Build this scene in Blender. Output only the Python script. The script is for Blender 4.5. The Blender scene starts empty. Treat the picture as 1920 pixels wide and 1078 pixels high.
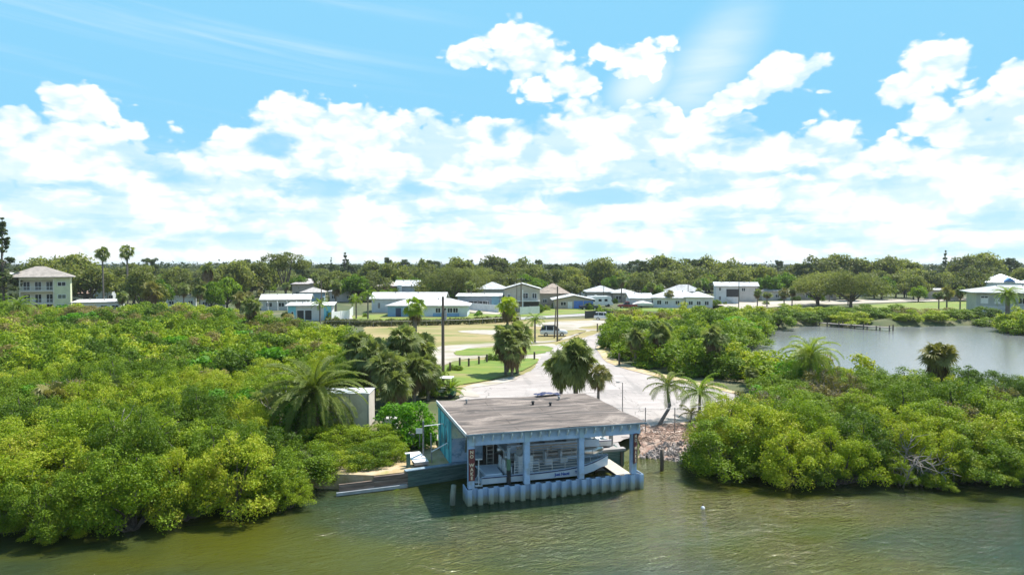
import bpy, bmesh, math, random
import numpy as np
from mathutils import Vector, Matrix, Quaternion
PI = math.pi
scene = bpy.context.scene
COL = scene.collection
# ---------------------------------------------------------------- camera
CAM_Z = 13.6
FPX = 1280.0
HOR = 496.0
TH = math.atan((539.0 - HOR) / FPX)
cam_d = bpy.data.cameras.new("camera"); cam = bpy.data.objects.new("camera", cam_d); COL.objects.link(cam)
cam_d.sensor_width = 36; cam_d.lens = 36 * FPX / 1920; cam_d.clip_start = 0.5; cam_d.clip_end = 12000
cam.location = (0, 0, CAM_Z); cam.rotation_euler = (PI / 2 - TH, 0, 0)
scene.camera = cam
# ---------------------------------------------------------------- light
SUN_EL = math.radians(61); SUN_AZ = math.radians(48)          # azimuth measured from +Y towards +X
sd_ = Vector((math.sin(SUN_AZ) * math.cos(SUN_EL), math.cos(SUN_AZ) * math.cos(SUN_EL), math.sin(SUN_EL)))
ld = bpy.data.lights.new("sun", 'SUN'); ld.energy = 5.0; ld.angle = math.radians(0.53); ld.color = (1.0, 0.955, 0.88)
lo = bpy.data.objects.new("sun", ld); COL.objects.link(lo); lo.rotation_euler = sd_.to_track_quat('Z', 'Y').to_euler(); lo.location = (0, 0, 60)
scene.view_settings.view_transform = 'Standard'; scene.view_settings.look = 'None'
scene.view_settings.exposure = 0.80; scene.view_settings.gamma = 1
scene.cycles.max_bounces = 6; scene.cycles.diffuse_bounces = 3; scene.cycles.glossy_bounces = 3
scene.cycles.transmission_bounces = 3; scene.cycles.transparent_max_bounces = 4

# ---------------------------------------------------------------- node helpers
class NT:
    def __init__(s, tree): s.t = tree; s.n = tree.nodes; s.l = tree.links
    def new(s, kind, **kw):
        nd = s.n.new(kind)
        for k, v in kw.items(): setattr(nd, k, v)
        return nd
    def put(s, sock, v):
        if isinstance(v, bpy.types.NodeSocket): s.l.new(v, sock)
        elif v is not None: sock.default_value = v
    def m(s, op, a, b=None, c=None, clamp=False):
        nd = s.new('ShaderNodeMath', operation=op, use_clamp=clamp)
        s.put(nd.inputs[0], a); s.put(nd.inputs[1], b); s.put(nd.inputs[2], c)
        return nd.outputs[0]
    def vm(s, op, a, b=None, out=0):
        nd = s.new('ShaderNodeVectorMath', operation=op)
        s.put(nd.inputs[0], a); s.put(nd.inputs[1], b)
        return nd.outputs[out]
    def xyz(s, x, y, z):
        nd = s.new('ShaderNodeCombineXYZ'); s.put(nd.inputs[0], x); s.put(nd.inputs[1], y); s.put(nd.inputs[2], z); return nd.outputs[0]
    def noise(s, vec, scale, detail=4, rough=0.55, dist=0.0, col=False):
        nd = s.new('ShaderNodeTexNoise'); s.put(nd.inputs['Vector'], vec)
        nd.inputs['Scale'].default_value = scale; nd.inputs['Detail'].default_value = detail
        nd.inputs['Roughness'].default_value = rough; nd.inputs['Distortion'].default_value = dist
        return nd.outputs['Color' if col else 'Fac']
    def step(s, v, a, b, smooth=True, lo=0.0, hi=1.0):
        nd = s.new('ShaderNodeMapRange', interpolation_type='SMOOTHSTEP' if smooth else 'LINEAR')
        s.put(nd.inputs[0], v); nd.inputs[1].default_value = a; nd.inputs[2].default_value = b
        nd.inputs[3].default_value = lo; nd.inputs[4].default_value = hi
        return nd.outputs[0]
    def mix(s, f, a, b, blend='MIX'):
        nd = s.new('ShaderNodeMix', data_type='RGBA', blend_type=blend)
        s.put(nd.inputs[0], f)
        for i, v in ((6, a), (7, b)):
            s.put(nd.inputs[i], (*v, 1) if isinstance(v, tuple) and len(v) == 3 else v)
        return nd.outputs[2]
    def ramp(s, f, stops):
        nd = s.new('ShaderNodeValToRGB'); s.put(nd.inputs[0], f); cr = nd.color_ramp
        while len(cr.elements) < len(stops): cr.elements.new(0.5)
        for e, (p, c) in zip(cr.elements, stops): e.position = p; e.color = (*c, 1)
        return nd.outputs[0]

# ---------------------------------------------------------------- world: physical sky + cumulus clouds placed by direction
world = bpy.data.worlds.new("World"); scene.world = world; world.use_nodes = True
W = NT(world.node_tree); world.node_tree.nodes.clear()
geo = W.new('ShaderNodeTexCoord').outputs['Generated']
sep = W.new('ShaderNodeSeparateXYZ'); W.l.new(geo, sep.inputs[0]); dx, dy, dz = sep.outputs
az = W.m('ARCTAN2', dx, dy); el = W.m('ARCSINE', dz)
sky = W.new('ShaderNodeTexSky', sky_type='NISHITA', sun_disc=False, sun_elevation=SUN_EL, sun_rotation=SUN_AZ, air_density=1.0, dust_density=1.2, ozone_density=2.0)
P0 = W.xyz(az, el, 0.0)
Pn = W.xyz(az, W.m('MULTIPLY', el, 1.5), 0.0)
warp = W.vm('MULTIPLY', W.vm('SUBTRACT', W.noise(Pn, 9.0, 3, 0.6, col=True), (0.5, 0.5, 0.5)), (0.05, 0.035, 0.0))
P1 = W.vm('ADD', P0, warp)
def puff(vec, sc, sm=0.5):
    nd = W.new('ShaderNodeTexVoronoi', feature='SMOOTH_F1', voronoi_dimensions='2D'); W.put(nd.inputs['Vector'], vec)
    nd.inputs['Scale'].default_value = sc; nd.inputs['Smoothness'].default_value = sm; return nd.outputs['Distance']
Pw = W.vm('ADD', Pn, W.vm('MULTIPLY', W.vm('SUBTRACT', W.noise(Pn, 22.0, 4, 0.6, col=True), (0.5, 0.5, 0.5)), (0.03, 0.03, 0.0)))
v1, v2, v3 = puff(Pw, 11.0, .35), puff(Pw, 27.0, .3), puff(Pw, 64.0, .3)
bil = W.m('MULTIPLY_ADD', v1, -0.55, 0.55 * 0.42); bil = W.m('MULTIPLY_ADD', v2, -0.34, W.m('ADD', bil, 0.34 * .4)); bil = W.m('MULTIPLY_ADD', v3, -0.2, W.m('ADD', bil, 0.2 * .4))
fine = W.noise(Pw, 60.0, 6, 0.65)
billow2 = W.noise(W.vm('ADD', Pn, (3.1, 1.7, 0.0)), 6.0, 6, 0.55, 0.4)
mid = W.noise(W.vm('ADD', W.vm('MULTIPLY', Pw, (1.0, 1.7, 1.0)), (1.1, 5.7, 0.0)), 12.0, 4, 0.55, 0.3)
streak = W.noise(W.xyz(W.m('MULTIPLY', az, 3.2), W.m('MULTIPLY', el, 26.0), 2.0), 1.6, 6, 0.6, 0.3)
def pdir(px, py):
    a = math.atan((px - 960) / FPX)
    return a, math.atan((HOR - py) / FPX * math.cos(a))
# outline of the top of the cloud bank, azimuth -> elevation
bank = [(-200, 300), (0, 205), (60, 200), (140, 215), (200, 236), (270, 262), (330, 268), (392, 268), (415, 215), (450, 205), (520, 195), (620, 190), (650, 172), (705, 185), (730, 205), (745, 240),
        (790, 226), (870, 215), (935, 236), (980, 245), (1008, 238), (1050, 195), (1110, 182), (1170, 168), (1210, 185), (1258, 200), (1282, 226), (1340, 212), (1400, 226), (1468, 256), (1482, 265),
        (1530, 243), (1570, 236), (1600, 248), (1660, 252), (1720, 262), (1800, 242), (1850, 200), (1890, 158), (1920, 150), (2100, 210)]
fc = W.new('ShaderNodeFloatCurve'); cv = fc.mapping.curves[0]
pts = []
for px, py in bank:
    a, e = pdir(px, py); pts.append(((a + PI) / (2 * PI), min(1, e / 0.5)))
pts = [(0.0, 0.42)] + [(0.14, 0.3), (0.3, 0.5)] + pts + [(0.68, 0.4), (0.8, 0.6), (1.0, 0.42)]
while len(cv.points) < len(pts): cv.points.new(0.5, 0.5)
for p, (x, y) in zip(cv.points, pts): p.location = (x, y); p.handle_type = 'VECTOR'
fc.mapping.update()
sx = W.new('ShaderNodeSeparateXYZ'); W.l.new(P1, sx.inputs[0])
W.l.new(W.m('DIVIDE', W.m('ADD', sx.outputs[0], PI), 2 * PI), fc.inputs['Value'])
top = W.m('MULTIPLY', fc.outputs[0], 0.5)
field = W.m('MULTIPLY', W.m('SUBTRACT', top, sx.outputs[1]), 13.0)       # >0 inside the bank
field = W.m('MINIMUM', W.m('ADD', field, 0.10), 0.5)
blobs = [(150, 188, 85, 36, 1), (100, 166, 40, 18, .9), (990, 110, 82, 60, 1.1), (890, 112, 50, 22, .9), (1075, 160, 60, 30, 1), (945, 75, 30, 18, .8),
         (1195, 112, 68, 40, 1), (1140, 100, 32, 16, .8), (1480, 150, 80, 36, 1.1), (1400, 178, 62, 28, 1), (1530, 132, 34, 26, .9), (1352, 192, 40, 18, .8),
         (1755, 130, 66, 52, 1.1), (1695, 180, 60, 40, 1), (1745, 225, 80, 36, 1), (1550, 172, 26, 7, .8), (1900, 160, 60, 34, 1), (1830, 215, 60, 40, .9), (30, 215, 60, 26, .8)]
holes = [(1385, 250, 48, 30, .8), (515, 268, 40, 24, .8), (620, 358, 90, 18, .75), (930, 262, 16, 26, .5), (1130, 370, 110, 16, .8), (870, 330, 40, 16, .5), (150, 345, 60, 14, .7), (1010, 225, 26, 20, .8),
         (1640, 300, 60, 18, .4), (330, 330, 90, 14, .4), (1500, 330, 60, 16, .4), (770, 360, 60, 14, .5), (60, 260, 40, 14, .4), (1120, 210, 40, 16, .4)]
def blob(px, py, rx, ry, w, src):
    a, e = pdir(px, py); c2 = math.cos(a) ** 2
    v = W.vm('MULTIPLY', W.vm('SUBTRACT', src, (a, e, 0.0)), (FPX / (rx * c2 + 1e-3), FPX / (ry * math.cos(a)), 0.0))
    r = W.vm('LENGTH', v, out=1)
    return W.m('MULTIPLY_ADD', r, -0.62 * w, 0.62 * w)
for b in blobs: field = W.m('MAXIMUM', field, blob(*b, P1))
hol = None
for b in holes:
    h = blob(b[0], b[1], b[2] * 1.7, b[3] * 1.7, b[4] * 1.5, P1); hol = h if hol is None else W.m('MAXIMUM', hol, h)
hol = W.m('MAXIMUM', W.m('ADD', hol, W.m('MULTIPLY_ADD', mid, 1.3, -0.62)), 0.0)
dens = W.m('ADD', field, W.m('MULTIPLY', bil, 1.15))
dens = W.m('ADD', dens, W.m('MULTIPLY_ADD', fine, 0.30, -0.15))
dens = W.m('ADD', dens, W.m('MULTIPLY_ADD', billow2, 0.5, -0.25))
cum = W.step(dens, -0.03, 0.17)
# blue gaps and hollows inside the bank, streaky lower decks towards the horizon
low = W.step(el, 0.19, 0.04)
cum = W.m('MULTIPLY', cum, W.m('SUBTRACT', 1.0, W.m('MULTIPLY', W.step(hol, 0.1, 0.55), 0.85)))
str2 = W.m('MULTIPLY', W.step(W.m('MULTIPLY_ADD', mid, 0.45, W.m('MULTIPLY', streak, 0.6)), 0.47, 0.66), W.m('MULTIPLY_ADD', low, 0.60, 0.20))
soft = W.m('MULTIPLY', W.step(W.m('MULTIPLY_ADD', bil, -0.8, mid), 0.38, 0.66), 0.52)
cum = W.m('MULTIPLY', cum, W.m('SUBTRACT', 1.0, str2)); cum = W.m('MULTIPLY', cum, W.m('SUBTRACT', 1.0, soft))
# thin high cloud on the left, veil at the right of centre
cir = W.noise(W.xyz(W.m('MULTIPLY_ADD', el, 4.5, W.m('MULTIPLY', az, 1.2)), W.m('MULTIPLY_ADD', az, 1.9, W.m('MULTIPLY', el, 20.0)), 7.0), 1.5, 7, 0.62, 0.5)
cir = W.m('MULTIPLY', W.step(cir, 0.5, 0.95), W.step(az, 0.0, -0.3))
cir = W.m('MULTIPLY', cir, W.step(el, 0.06, 0.16))
vs = W.vm('ADD', P0, W.vm('MULTIPLY', W.xyz(W.m('MULTIPLY', el, 0.6), 0.0, 0.0), (-1.0, 0, 0)))
a_, e_ = pdir(1320, 135); v = W.vm('MULTIPLY', W.vm('SUBTRACT', vs, (a_ - 0.6 * e_, e_, 0)), (15.0, 10.0, 0))
veil = W.m('MULTIPLY', W.step(W.vm('LENGTH', v, out=1), 1.25, 0.1), W.m('MULTIPLY', streak, 0.78))
a_, e_ = pdir(1200, 160); v = W.vm('MULTIPLY', W.vm('SUBTRACT', vs, (a_ - 0.6 * e_, e_, 0)), (19.0, 22.0, 0))
veil = W.m('MAXIMUM', veil, W.m('MULTIPLY', W.step(W.vm('LENGTH', v, out=1), 1.2, 0.1), 0.6))
thin = W.m('MAXIMUM', W.m('MULTIPLY', cir, 0.42), veil)
allc = W.m('MAXIMUM', cum, thin)
haze_ = W.m('MULTIPLY', W.step(el, 0.20, -0.02), 0.70)
tint = W.mix(1.0, sky.outputs[0], (1.15, 1.5, 1.4), 'MULTIPLY')
lum = 6.5
tint = W.vm('MINIMUM', tint, (1.62, 3.95, 5.70))
base = W.mix(haze_, tint, (lum * 0.60, lum * 0.86, lum * 0.93))
bright = W.mix(allc, base, (lum * 1.02, lum * 1.04, lum * 1.04))
below = W.step(el, -0.02, 0.0)
final = W.mix(below, (1.2, 1.3, 1.2), bright)
bg = W.new('ShaderNodeBackground'); W.l.new(final, bg.inputs[0]); bg.inputs[1].default_value = 0.1
wo = W.new('ShaderNodeOutputWorld'); W.l.new(bg.outputs[0], wo.inputs[0])
world.cycles.sampling_method = 'MANUAL'; world.cycles.sample_map_resolution = 512

# ---------------------------------------------------------------- geometry of the view
CT, ST = math.cos(TH), math.sin(TH)
LZ = 1.2
def ray(px, py):
    a = (px - 960) / FPX; b = -(py - 539) / FPX
    return Vector((a, CT + b * ST, -ST + b * CT))
def G(px, py, z=LZ):
    r = ray(px, py); t = (z - CAM_Z) / r.z
    return Vector((r.x * t, r.y * t, z))
def at(px, py, Y):
    r = ray(px, py); t = Y / r.y
    return Vector((r.x * t, Y, CAM_Z + r.z * t))

# ---------------------------------------------------------------- tagging
def tag(o, label=None, cat=None, group=None, kind=None):
    if label: o['label'] = label
    if cat: o['category'] = cat
    if group: o['group'] = group
    if kind: o['kind'] = kind
    return o
def empty(name, loc, rz=0.0, label=None, cat=None, group=None):
    o = bpy.data.objects.new(name, None); COL.objects.link(o); o.location = loc; o.rotation_euler = (0, 0, rz)
    o.empty_display_size = 0.3
    return tag(o, label, cat, group)
def copy_tree(o, parent=None):
    c = o.copy(); COL.objects.link(c)
    if parent: c.parent = parent
    for ch in CH.get(o.name, []):
        d = copy_tree(bpy.data.objects[ch], c)
    return c
CH = {}
def link(name, mesh, parent=None):
    o = bpy.data.objects.new(name, mesh); COL.objects.link(o)
    if parent is not None:
        o.parent = parent; CH.setdefault(parent.name, []).append(o.name)
    return o

# ---------------------------------------------------------------- mesh builder
class MB:
    def __init__(s): s.v = []; s.f = []; s.sm = False
    def add(s, vs, fs):
        b = len(s.v); s.v.extend([tuple(p) for p in vs]); s.f.extend([tuple(i + b for i in f) for f in fs]); return s
    def box(s, x0, x1, y0, y1, z0, z1, rz=0.0, c=None):
        vs = [(x, y, z) for z in (z0, z1) for y in (y0, y1) for x in (x0, x1)]
        if rz:
            cx, cy = c or ((x0 + x1) / 2, (y0 + y1) / 2); ca, sa = math.cos(rz), math.sin(rz)
            vs = [(cx + (x - cx) * ca - (y - cy) * sa, cy + (x - cx) * sa + (y - cy) * ca, z) for x, y, z in vs]
        return s.add(vs, [(0, 2, 3, 1), (4, 5, 7, 6), (0, 1, 5, 4), (2, 6, 7, 3), (0, 4, 6, 2), (1, 3, 7, 5)])
    def tube(s, pts, rad, n=6, cap=True):
        pts = [Vector(p) for p in pts]; b = len(s.v); k = len(pts)
        if not hasattr(rad, '__len__'): rad = [rad] * k
        up = Vector((0.03, 0.02, 1))
        for i, p in enumerate(pts):
            d = (pts[min(i + 1, k - 1)] - pts[max(i - 1, 0)]).normalized()
            a = d.cross(up if abs(d.dot(up.normalized())) < 0.95 else Vector((1, 0, 0))).normalized(); c = d.cross(a)
            for j in range(n):
                t = 2 * PI * j / n
                s.v.append(tuple(p + (a * math.cos(t) + c * math.sin(t)) * rad[i]))
        for i in range(k - 1):
            for j in range(n):
                j2 = (j + 1) % n
                s.f.append((b + i * n + j, b + i * n + j2, b + (i + 1) * n + j2, b + (i + 1) * n + j))
        if cap:
            s.f.append(tuple(b + j for j in range(n))[::-1]); s.f.append(tuple(b + (k - 1) * n + j for j in range(n)))
        return s
    def loft(s, rings, cap=True, closed=True):
        b = len(s.v); n = len(rings[0])
        for r in rings: s.v.extend([tuple(p) for p in r])
        for i in range(len(rings) - 1):
            for j in range(n if closed else n - 1):
                j2 = (j + 1) % n
                s.f.append((b + i * n + j, b + i * n + j2, b + (i + 1) * n + j2, b + (i + 1) * n + j))
        if cap and closed:
            s.f.append(tuple(b + j for j in range(n))[::-1]); s.f.append(tuple(b + (len(rings) - 1) * n + j for j in range(n)))
        return s
    def prism(s, poly, y0, y1):      # poly in (x,z), extruded along y
        n = len(poly); vs = [(x, y0, z) for x, z in poly] + [(x, y1, z) for x, z in poly]
        return s.add(vs, [tuple(range(n)), tuple(range(2 * n - 1, n - 1, -1))] + [(i, i + n, (i + 1) % n + n, (i + 1) % n) for i in range(n)])
    def mesh(s, name, mat):
        me = bpy.data.meshes.new(name); me.from_pydata(s.v, [], s.f); me.materials.append(mat)
        if s.sm: me.polygons.foreach_set('use_smooth', [True] * len(me.polygons))
        me.update(); return me
    def build(s, name, mat, parent=None, smooth=False, fix=True, bevel=0.0):
        if smooth: s.sm = True
        me = s.mesh(name, mat)
        if fix and len(s.f) < 3000:
            bm = bmesh.new(); bm.from_mesh(me); bmesh.ops.recalc_face_normals(bm, faces=bm.faces); bm.to_mesh(me); bm.free()
        o = link(name, me, parent)
        if bevel:
            md = o.modifiers.new('b', 'BEVEL'); md.width = bevel; md.segments = 2; md.limit_method = 'ANGLE'
        return o
def quads_mesh(name, V, mat, k=4):
    """V: (n*k, 3) array, each k points a face"""
    V = np.asarray(V, dtype=np.float32).reshape(-1, 3); n = len(V) // k
    me = bpy.data.meshes.new(name); me.vertices.add(len(V)); me.vertices.foreach_set('co', V.ravel())
    me.loops.add(n * k); me.loops.foreach_set('vertex_index', np.arange(n * k, dtype=np.int32))
    me.polygons.add(n); me.polygons.foreach_set('loop_start', np.arange(0, n * k, k, dtype=np.int32))
    me.update(calc_edges=True); me.materials.append(mat); return me

# ---------------------------------------------------------------- materials
def pmat(name, c1, c2=None, scale=2.0, rough=0.7, bump=0.0, stretch=(1, 1, 1), lo=0.35, hi=0.65, c3=None, s3=0.5, metal=0.0, bscale=None, spec=0.5, world_co=False, detail=6):
    m = bpy.data.materials.new(name); m.use_nodes = True; t = NT(m.node_tree); b = m.node_tree.nodes['Principled BSDF']
    co = t.new('ShaderNodeNewGeometry').outputs['Position'] if world_co else t.new('ShaderNodeTexCoord').outputs['Object']
    co = t.vm('MULTIPLY', co, stretch)
    col = t.mix(t.step(t.noise(co, scale, detail, 0.6), lo, hi), c1, c2 or tuple(x * 0.82 for x in c1))
    if c3: col = t.mix(t.step(t.noise(t.vm('ADD', co, (7.3, 2.1, 4.4)), s3, 5, 0.6), 0.5, 0.68), col, c3)
    t.l.new(col, b.inputs['Base Color']); b.inputs['Roughness'].default_value = rough; b.inputs['Metallic'].default_value = metal
    b.inputs['Specular IOR Level'].default_value = spec
    if bump:
        bn = t.new('ShaderNodeBump'); bn.inputs['Strength'].default_value = 1.0; bn.inputs['Distance'].default_value = bump
        t.l.new(t.noise(co, bscale or scale * 4, 4), bn.inputs['Height']); t.l.new(bn.outputs[0], b.inputs['Normal'])
    return m
def leafmat(name, cols, trans=0.35, var=0.5, rough=0.55):
    """cols: ramp of natural leaf tones; spread per leaf and per plant"""
    m = bpy.data.materials.new(name); m.use_nodes = True; t = NT(m.node_tree); m.node_tree.nodes.remove(m.node_tree.nodes['Principled BSDF'])
    g = t.new('ShaderNodeNewGeometry'); oi = t.new('ShaderNodeObjectInfo'); co = t.new('ShaderNodeTexCoord').outputs['Object']
    patch = t.noise(t.vm('ADD', co, oi.outputs['Location']), 0.55, 5, 0.7)
    f = t.m('MULTIPLY_ADD', g.outputs['Random Per Island'], 0.30, t.m('MULTIPLY', oi.outputs['Random'], var))
    f = t.m('ADD', f, t.m('MULTIPLY', t.m('SUBTRACT', patch, 0.5), 0.7))
    f = t.m('ADD', f, (0.70 - var) / 2, clamp=True)
    n = len(cols); col = t.ramp(f, [(i / (n - 1), c) for i, c in enumerate(cols)])
    di = t.new('ShaderNodeBsdfPrincipled'); t.l.new(col, di.inputs['Base Color']); di.inputs['Roughness'].default_value = rough; di.inputs['Specular IOR Level'].default_value = 0.18
    tr = t.new('ShaderNodeBsdfTranslucent'); t.l.new(t.mix(1.0, col, (1.25, 1.3, 0.7), 'MULTIPLY'), tr.inputs[0])
    mx = t.new('ShaderNodeMixShader'); mx.inputs[0].default_value = trans
    t.l.new(di.outputs[0], mx.inputs[1]); t.l.new(tr.outputs[0], mx.inputs[2])
    t.l.new(mx.outputs[0], m.node_tree.nodes['Material Output'].inputs[0]); return m
M = {}
M['mangrove'] = leafmat('mangrove_leaves', [(0.048, 0.098, 0.008), (0.120, 0.195, 0.010), (0.225, 0.305, 0.014), (0.34, 0.38, 0.025), (0.40, 0.33, 0.08)], 0.33, 0.48)
M['deep'] = leafmat('deep_green_leaves', [(0.040, 0.078, 0.010), (0.080, 0.140, 0.012), (0.150, 0.225, 0.014), (0.24, 0.30, 0.022)], 0.35, 0.45)
M['lime'] = leafmat('seagrape_leaves', [(0.06, 0.16, 0.012), (0.11, 0.26, 0.014), (0.19, 0.37, 0.025)], 0.4, 0.3)
M['dry'] = leafmat('dry_leaves', [(0.09, 0.10, 0.03), (0.17, 0.16, 0.045), (0.26, 0.21, 0.08), (0.22, 0.23, 0.03)], 0.35)
M['oak'] = leafmat('oak_leaves', [(0.085, 0.095, 0.036), (0.13, 0.15, 0.045), (0.20, 0.22, 0.055), (0.29, 0.30, 0.08)], 0.45)
M['oak2'] = leafmat('bright_tree_leaves', [(0.055, 0.11, 0.012), (0.10, 0.18, 0.014), (0.17, 0.26, 0.02), (0.26, 0.33, 0.03)], 0.42)
M['pine'] = leafmat('pine_needles', [(0.05, 0.070, 0.030), (0.080, 0.108, 0.038), (0.12, 0.150, 0.05)], 0.35)
M['frond'] = leafmat('feather_fronds', [(0.06, 0.085, 0.014), (0.11, 0.15, 0.022), (0.19, 0.22, 0.035), (0.29, 0.29, 0.08)], 0.4, 0.25, 0.5)
M['frondb'] = leafmat('bright_fronds', [(0.06, 0.13, 0.012), (0.14, 0.22, 0.018), (0.25, 0.31, 0.03), (0.38, 0.36, 0.07)], 0.45, 0.25, 0.4)
M['fan'] = leafmat('fan_fronds', [(0.06, 0.085, 0.028), (0.12, 0.15, 0.045), (0.21, 0.245, 0.08), (0.34, 0.36, 0.18)], 0.45, 0.25, 0.5)
M['fany'] = leafmat('yellowed_fan_fronds', [(0.10, 0.11, 0.03), (0.19, 0.18, 0.05), (0.28, 0.24, 0.09)], 0.3, 0.25, 0.45)
M['skirt'] = leafmat('dead_fronds', [(0.09, 0.065, 0.035), (0.16, 0.115, 0.06), (0.25, 0.19, 0.11)], 0.15, 0.3, 0.8)
M['bark'] = pmat('bark', (0.13, 0.105, 0.085), (0.06, 0.05, 0.04), 6, 0.9, 0.03, (1, 1, 0.3))
M['palmbark'] = pmat('palm_trunk', (0.22, 0.19, 0.16), (0.12, 0.10, 0.085), 5, 0.9, 0.03, (0.4, 0.4, 2.5))
M['deadwood'] = pmat('bleached_branches', (0.27, 0.235, 0.21), (0.16, 0.14, 0.125), 6, 0.9)
M['white'] = pmat('white_paint', (0.78, 0.78, 0.77), (0.68, 0.68, 0.67), 1.5, 0.5)
M['wallwhite'] = pmat('white_stucco', (0.74, 0.74, 0.72), (0.64, 0.64, 0.62), 0.8, 0.85)
M['glass'] = pmat('window_glass', (0.015, 0.02, 0.026), (0.04, 0.05, 0.06), 0.6, 0.12, spec=0.35)
M['dark'] = pmat('dark_screen_and_shade', (0.035, 0.035, 0.037), None, 2, 0.6)  # real screens, plus flat panels standing in for shaded openings
M['chrome'] = pmat('aluminium', (0.62, 0.62, 0.62), (0.5, 0.5, 0.5), 3, 0.35, metal=0.7)
M['black'] = pmat('black_rubber', (0.02, 0.02, 0.02), (0.035, 0.035, 0.035), 5, 0.8)
M['pole'] = pmat('utility_pole_wood', (0.17, 0.13, 0.10), (0.085, 0.066, 0.052), 4, 0.9, 0.01, (1, 1, 0.1))
M['steel'] = pmat('galvanised_steel', (0.38, 0.38, 0.38), (0.25, 0.24, 0.23), 6, 0.5, metal=0.6)
_cc = {}
def paint(r, g, b, rough=0.6, name='paint'):
    k = (round(r, 3), round(g, 3), round(b, 3), rough)
    if k not in _cc: _cc[k] = pmat(name, (r, g, b), (r * .84, g * .84, b * .84), 1.2, rough)
    return _cc[k]
# ================================================================ TERRAIN, WATER, ROADS
A0 = G(877, 948, 0); B0 = G(1200, 916, 0)
UV = (B0 - A0); BL = UV.length; UV.normalize(); VV = Vector((-UV.y, UV.x, 0)); BROT = math.atan2(UV.y, UV.x)
def L2W(u, v, z=0.0): return A0 + UV * u + VV * v + Vector((0, 0, z))
def xy(v): return (v[0], v[1])
canal = [(-400, -200), (400, -200), (400, 44)] + [xy(G(x, y, 0)) for x, y in ((2300, 905), (1920, 912), (1700, 908), (1500, 902), (1370, 892), (1300, 872), (1255, 868), (1205, 862))] + \
        [xy(L2W(11.4, 3.6)), xy(L2W(11.2, 3.0)), xy(L2W(9.3, 3.0)), xy(L2W(9.1, 7.0)), xy(L2W(0.4, 7.0)), xy(L2W(0.2, 4.6)), xy(L2W(-3, 4.6)), xy(L2W(-7.2, 4.3))] + \
        [xy(G(x, y, 0)) for x, y in ((632, 915), (560, 935), (450, 950), (300, 975), (150, 992), (0, 1012), (-300, 1040))] + [(-400, 26)]
pond = [(27, 84), (33, 98), (39, 112), (45, 128)] + [xy(G(x, y, 0)) for x, y in ((1445, 621), (1530, 611), (1620, 613), (1700, 613), (1850, 611))] + \
       [(104, 143), (97, 136), (99, 130), (112, 124), (135, 120), (200, 120), (200, 60), (120, 57), (80, 58), (56, 58), (43, 64), (34, 71), (29, 78)]
def sdf(X, Y, poly):
    d = np.full(X.shape, 1e9); ins = np.zeros(X.shape, bool); n = len(poly)
    for i in range(n):
        x0, y0 = poly[i]; x1, y1 = poly[(i + 1) % n]; ex, ey = x1 - x0, y1 - y0
        t = np.clip(((X - x0) * ex + (Y - y0) * ey) / (ex * ex + ey * ey + 1e-9), 0, 1)
        d = np.minimum(d, np.hypot(X - x0 - t * ex, Y - y0 - t * ey))
        c = ((y0 > Y) != (y1 > Y)); xi = x0 + (Y - y0) * ex / (ey if abs(ey) > 1e-9 else 1e-9)
        ins ^= c & (X < xi)
    return np.where(ins, -d, d)
def inpoly(x, y, poly): return float(sdf(np.array([x]), np.array([y]), poly)[0]) < 0
def landsd(X, Y): return np.minimum(sdf(X, Y, canal), sdf(X, Y, pond))
def hgt(X, Y):
    s = landsd(X, Y); t = np.clip((s + 1.5) / 6.0, 0, 1)
    return -0.9 + (LZ + 0.9) * (t * t * (3 - 2 * t)) ** 0.8
def gz(x, y): return float(hgt(np.array([float(x)]), np.array([float(y)]))[0])
gx = np.concatenate([-np.geomspace(5000, 160, 22), np.arange(-150, 151, 1.5), np.geomspace(160, 5000, 22)])
gy = np.concatenate([[-200, -50, 0, 15], np.arange(22, 182, 1.5), np.geomspace(185, 9000, 36)])
X, Y = np.meshgrid(gx, gy); Z = hgt(X, Y)
far = np.clip((Y - 180) / 100, 0, 1)
Z = np.where((Y > 160) | (np.abs(X) > 160) & (Y > 60), LZ, Z)
V = np.stack([X, Y, Z], -1).reshape(-1, 3); nx, ny = len(gx), len(gy)
F = [(j * nx + i, j * nx + i + 1, (j + 1) * nx + i + 1, (j + 1) * nx + i) for j in range(ny - 1) for i in range(nx - 1)]
M['ground'] = pmat('ground_grass_and_soil', (0.050, 0.072, 0.020), (0.09, 0.095, 0.035), 0.25, 0.95, 0.03, c3=(0.14, 0.125, 0.065), s3=0.09, world_co=True, bscale=6)
me = bpy.data.meshes.new('ground'); me.from_pydata(V.tolist(), [], F); me.materials.append(M['ground']); me.polygons.foreach_set('use_smooth', [True] * len(F))
tag(link('ground', me), kind='structure')
# water
wm = bpy.data.materials.new('murky_water'); wm.use_nodes = True; t = NT(wm.node_tree); b = wm.node_tree.nodes['Principled BSDF']
pos = t.new('ShaderNodeNewGeometry').outputs['Position']
col = t.mix(t.step(t.noise(t.vm('MULTIPLY', pos, (0.5, 1.0, 1)), 0.10, 3, 0.5), 0.4, 0.62), (0.058, 0.062, 0.006), (0.024, 0.040, 0.018))
t.l.new(col, b.inputs['Base Color']); b.inputs['Roughness'].default_value = 0.06; b.inputs['IOR'].default_value = 1.333
w1 = t.noise(t.vm('MULTIPLY', t.vm('ADD', pos, (0, 0, 0)), (0.75, 1.5, 1)), 1.3, 4, 0.6, 0.6)
rot = t.new('ShaderNodeVectorRotate', rotation_type='Z_AXIS'); t.l.new(pos, rot.inputs['Vector']); rot.inputs['Angle'].default_value = math.radians(-28)
w2 = t.noise(t.vm('MULTIPLY', rot.outputs[0], (0.45, 1.6, 1)), 2.6, 4, 0.62, 0.8)
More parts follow.
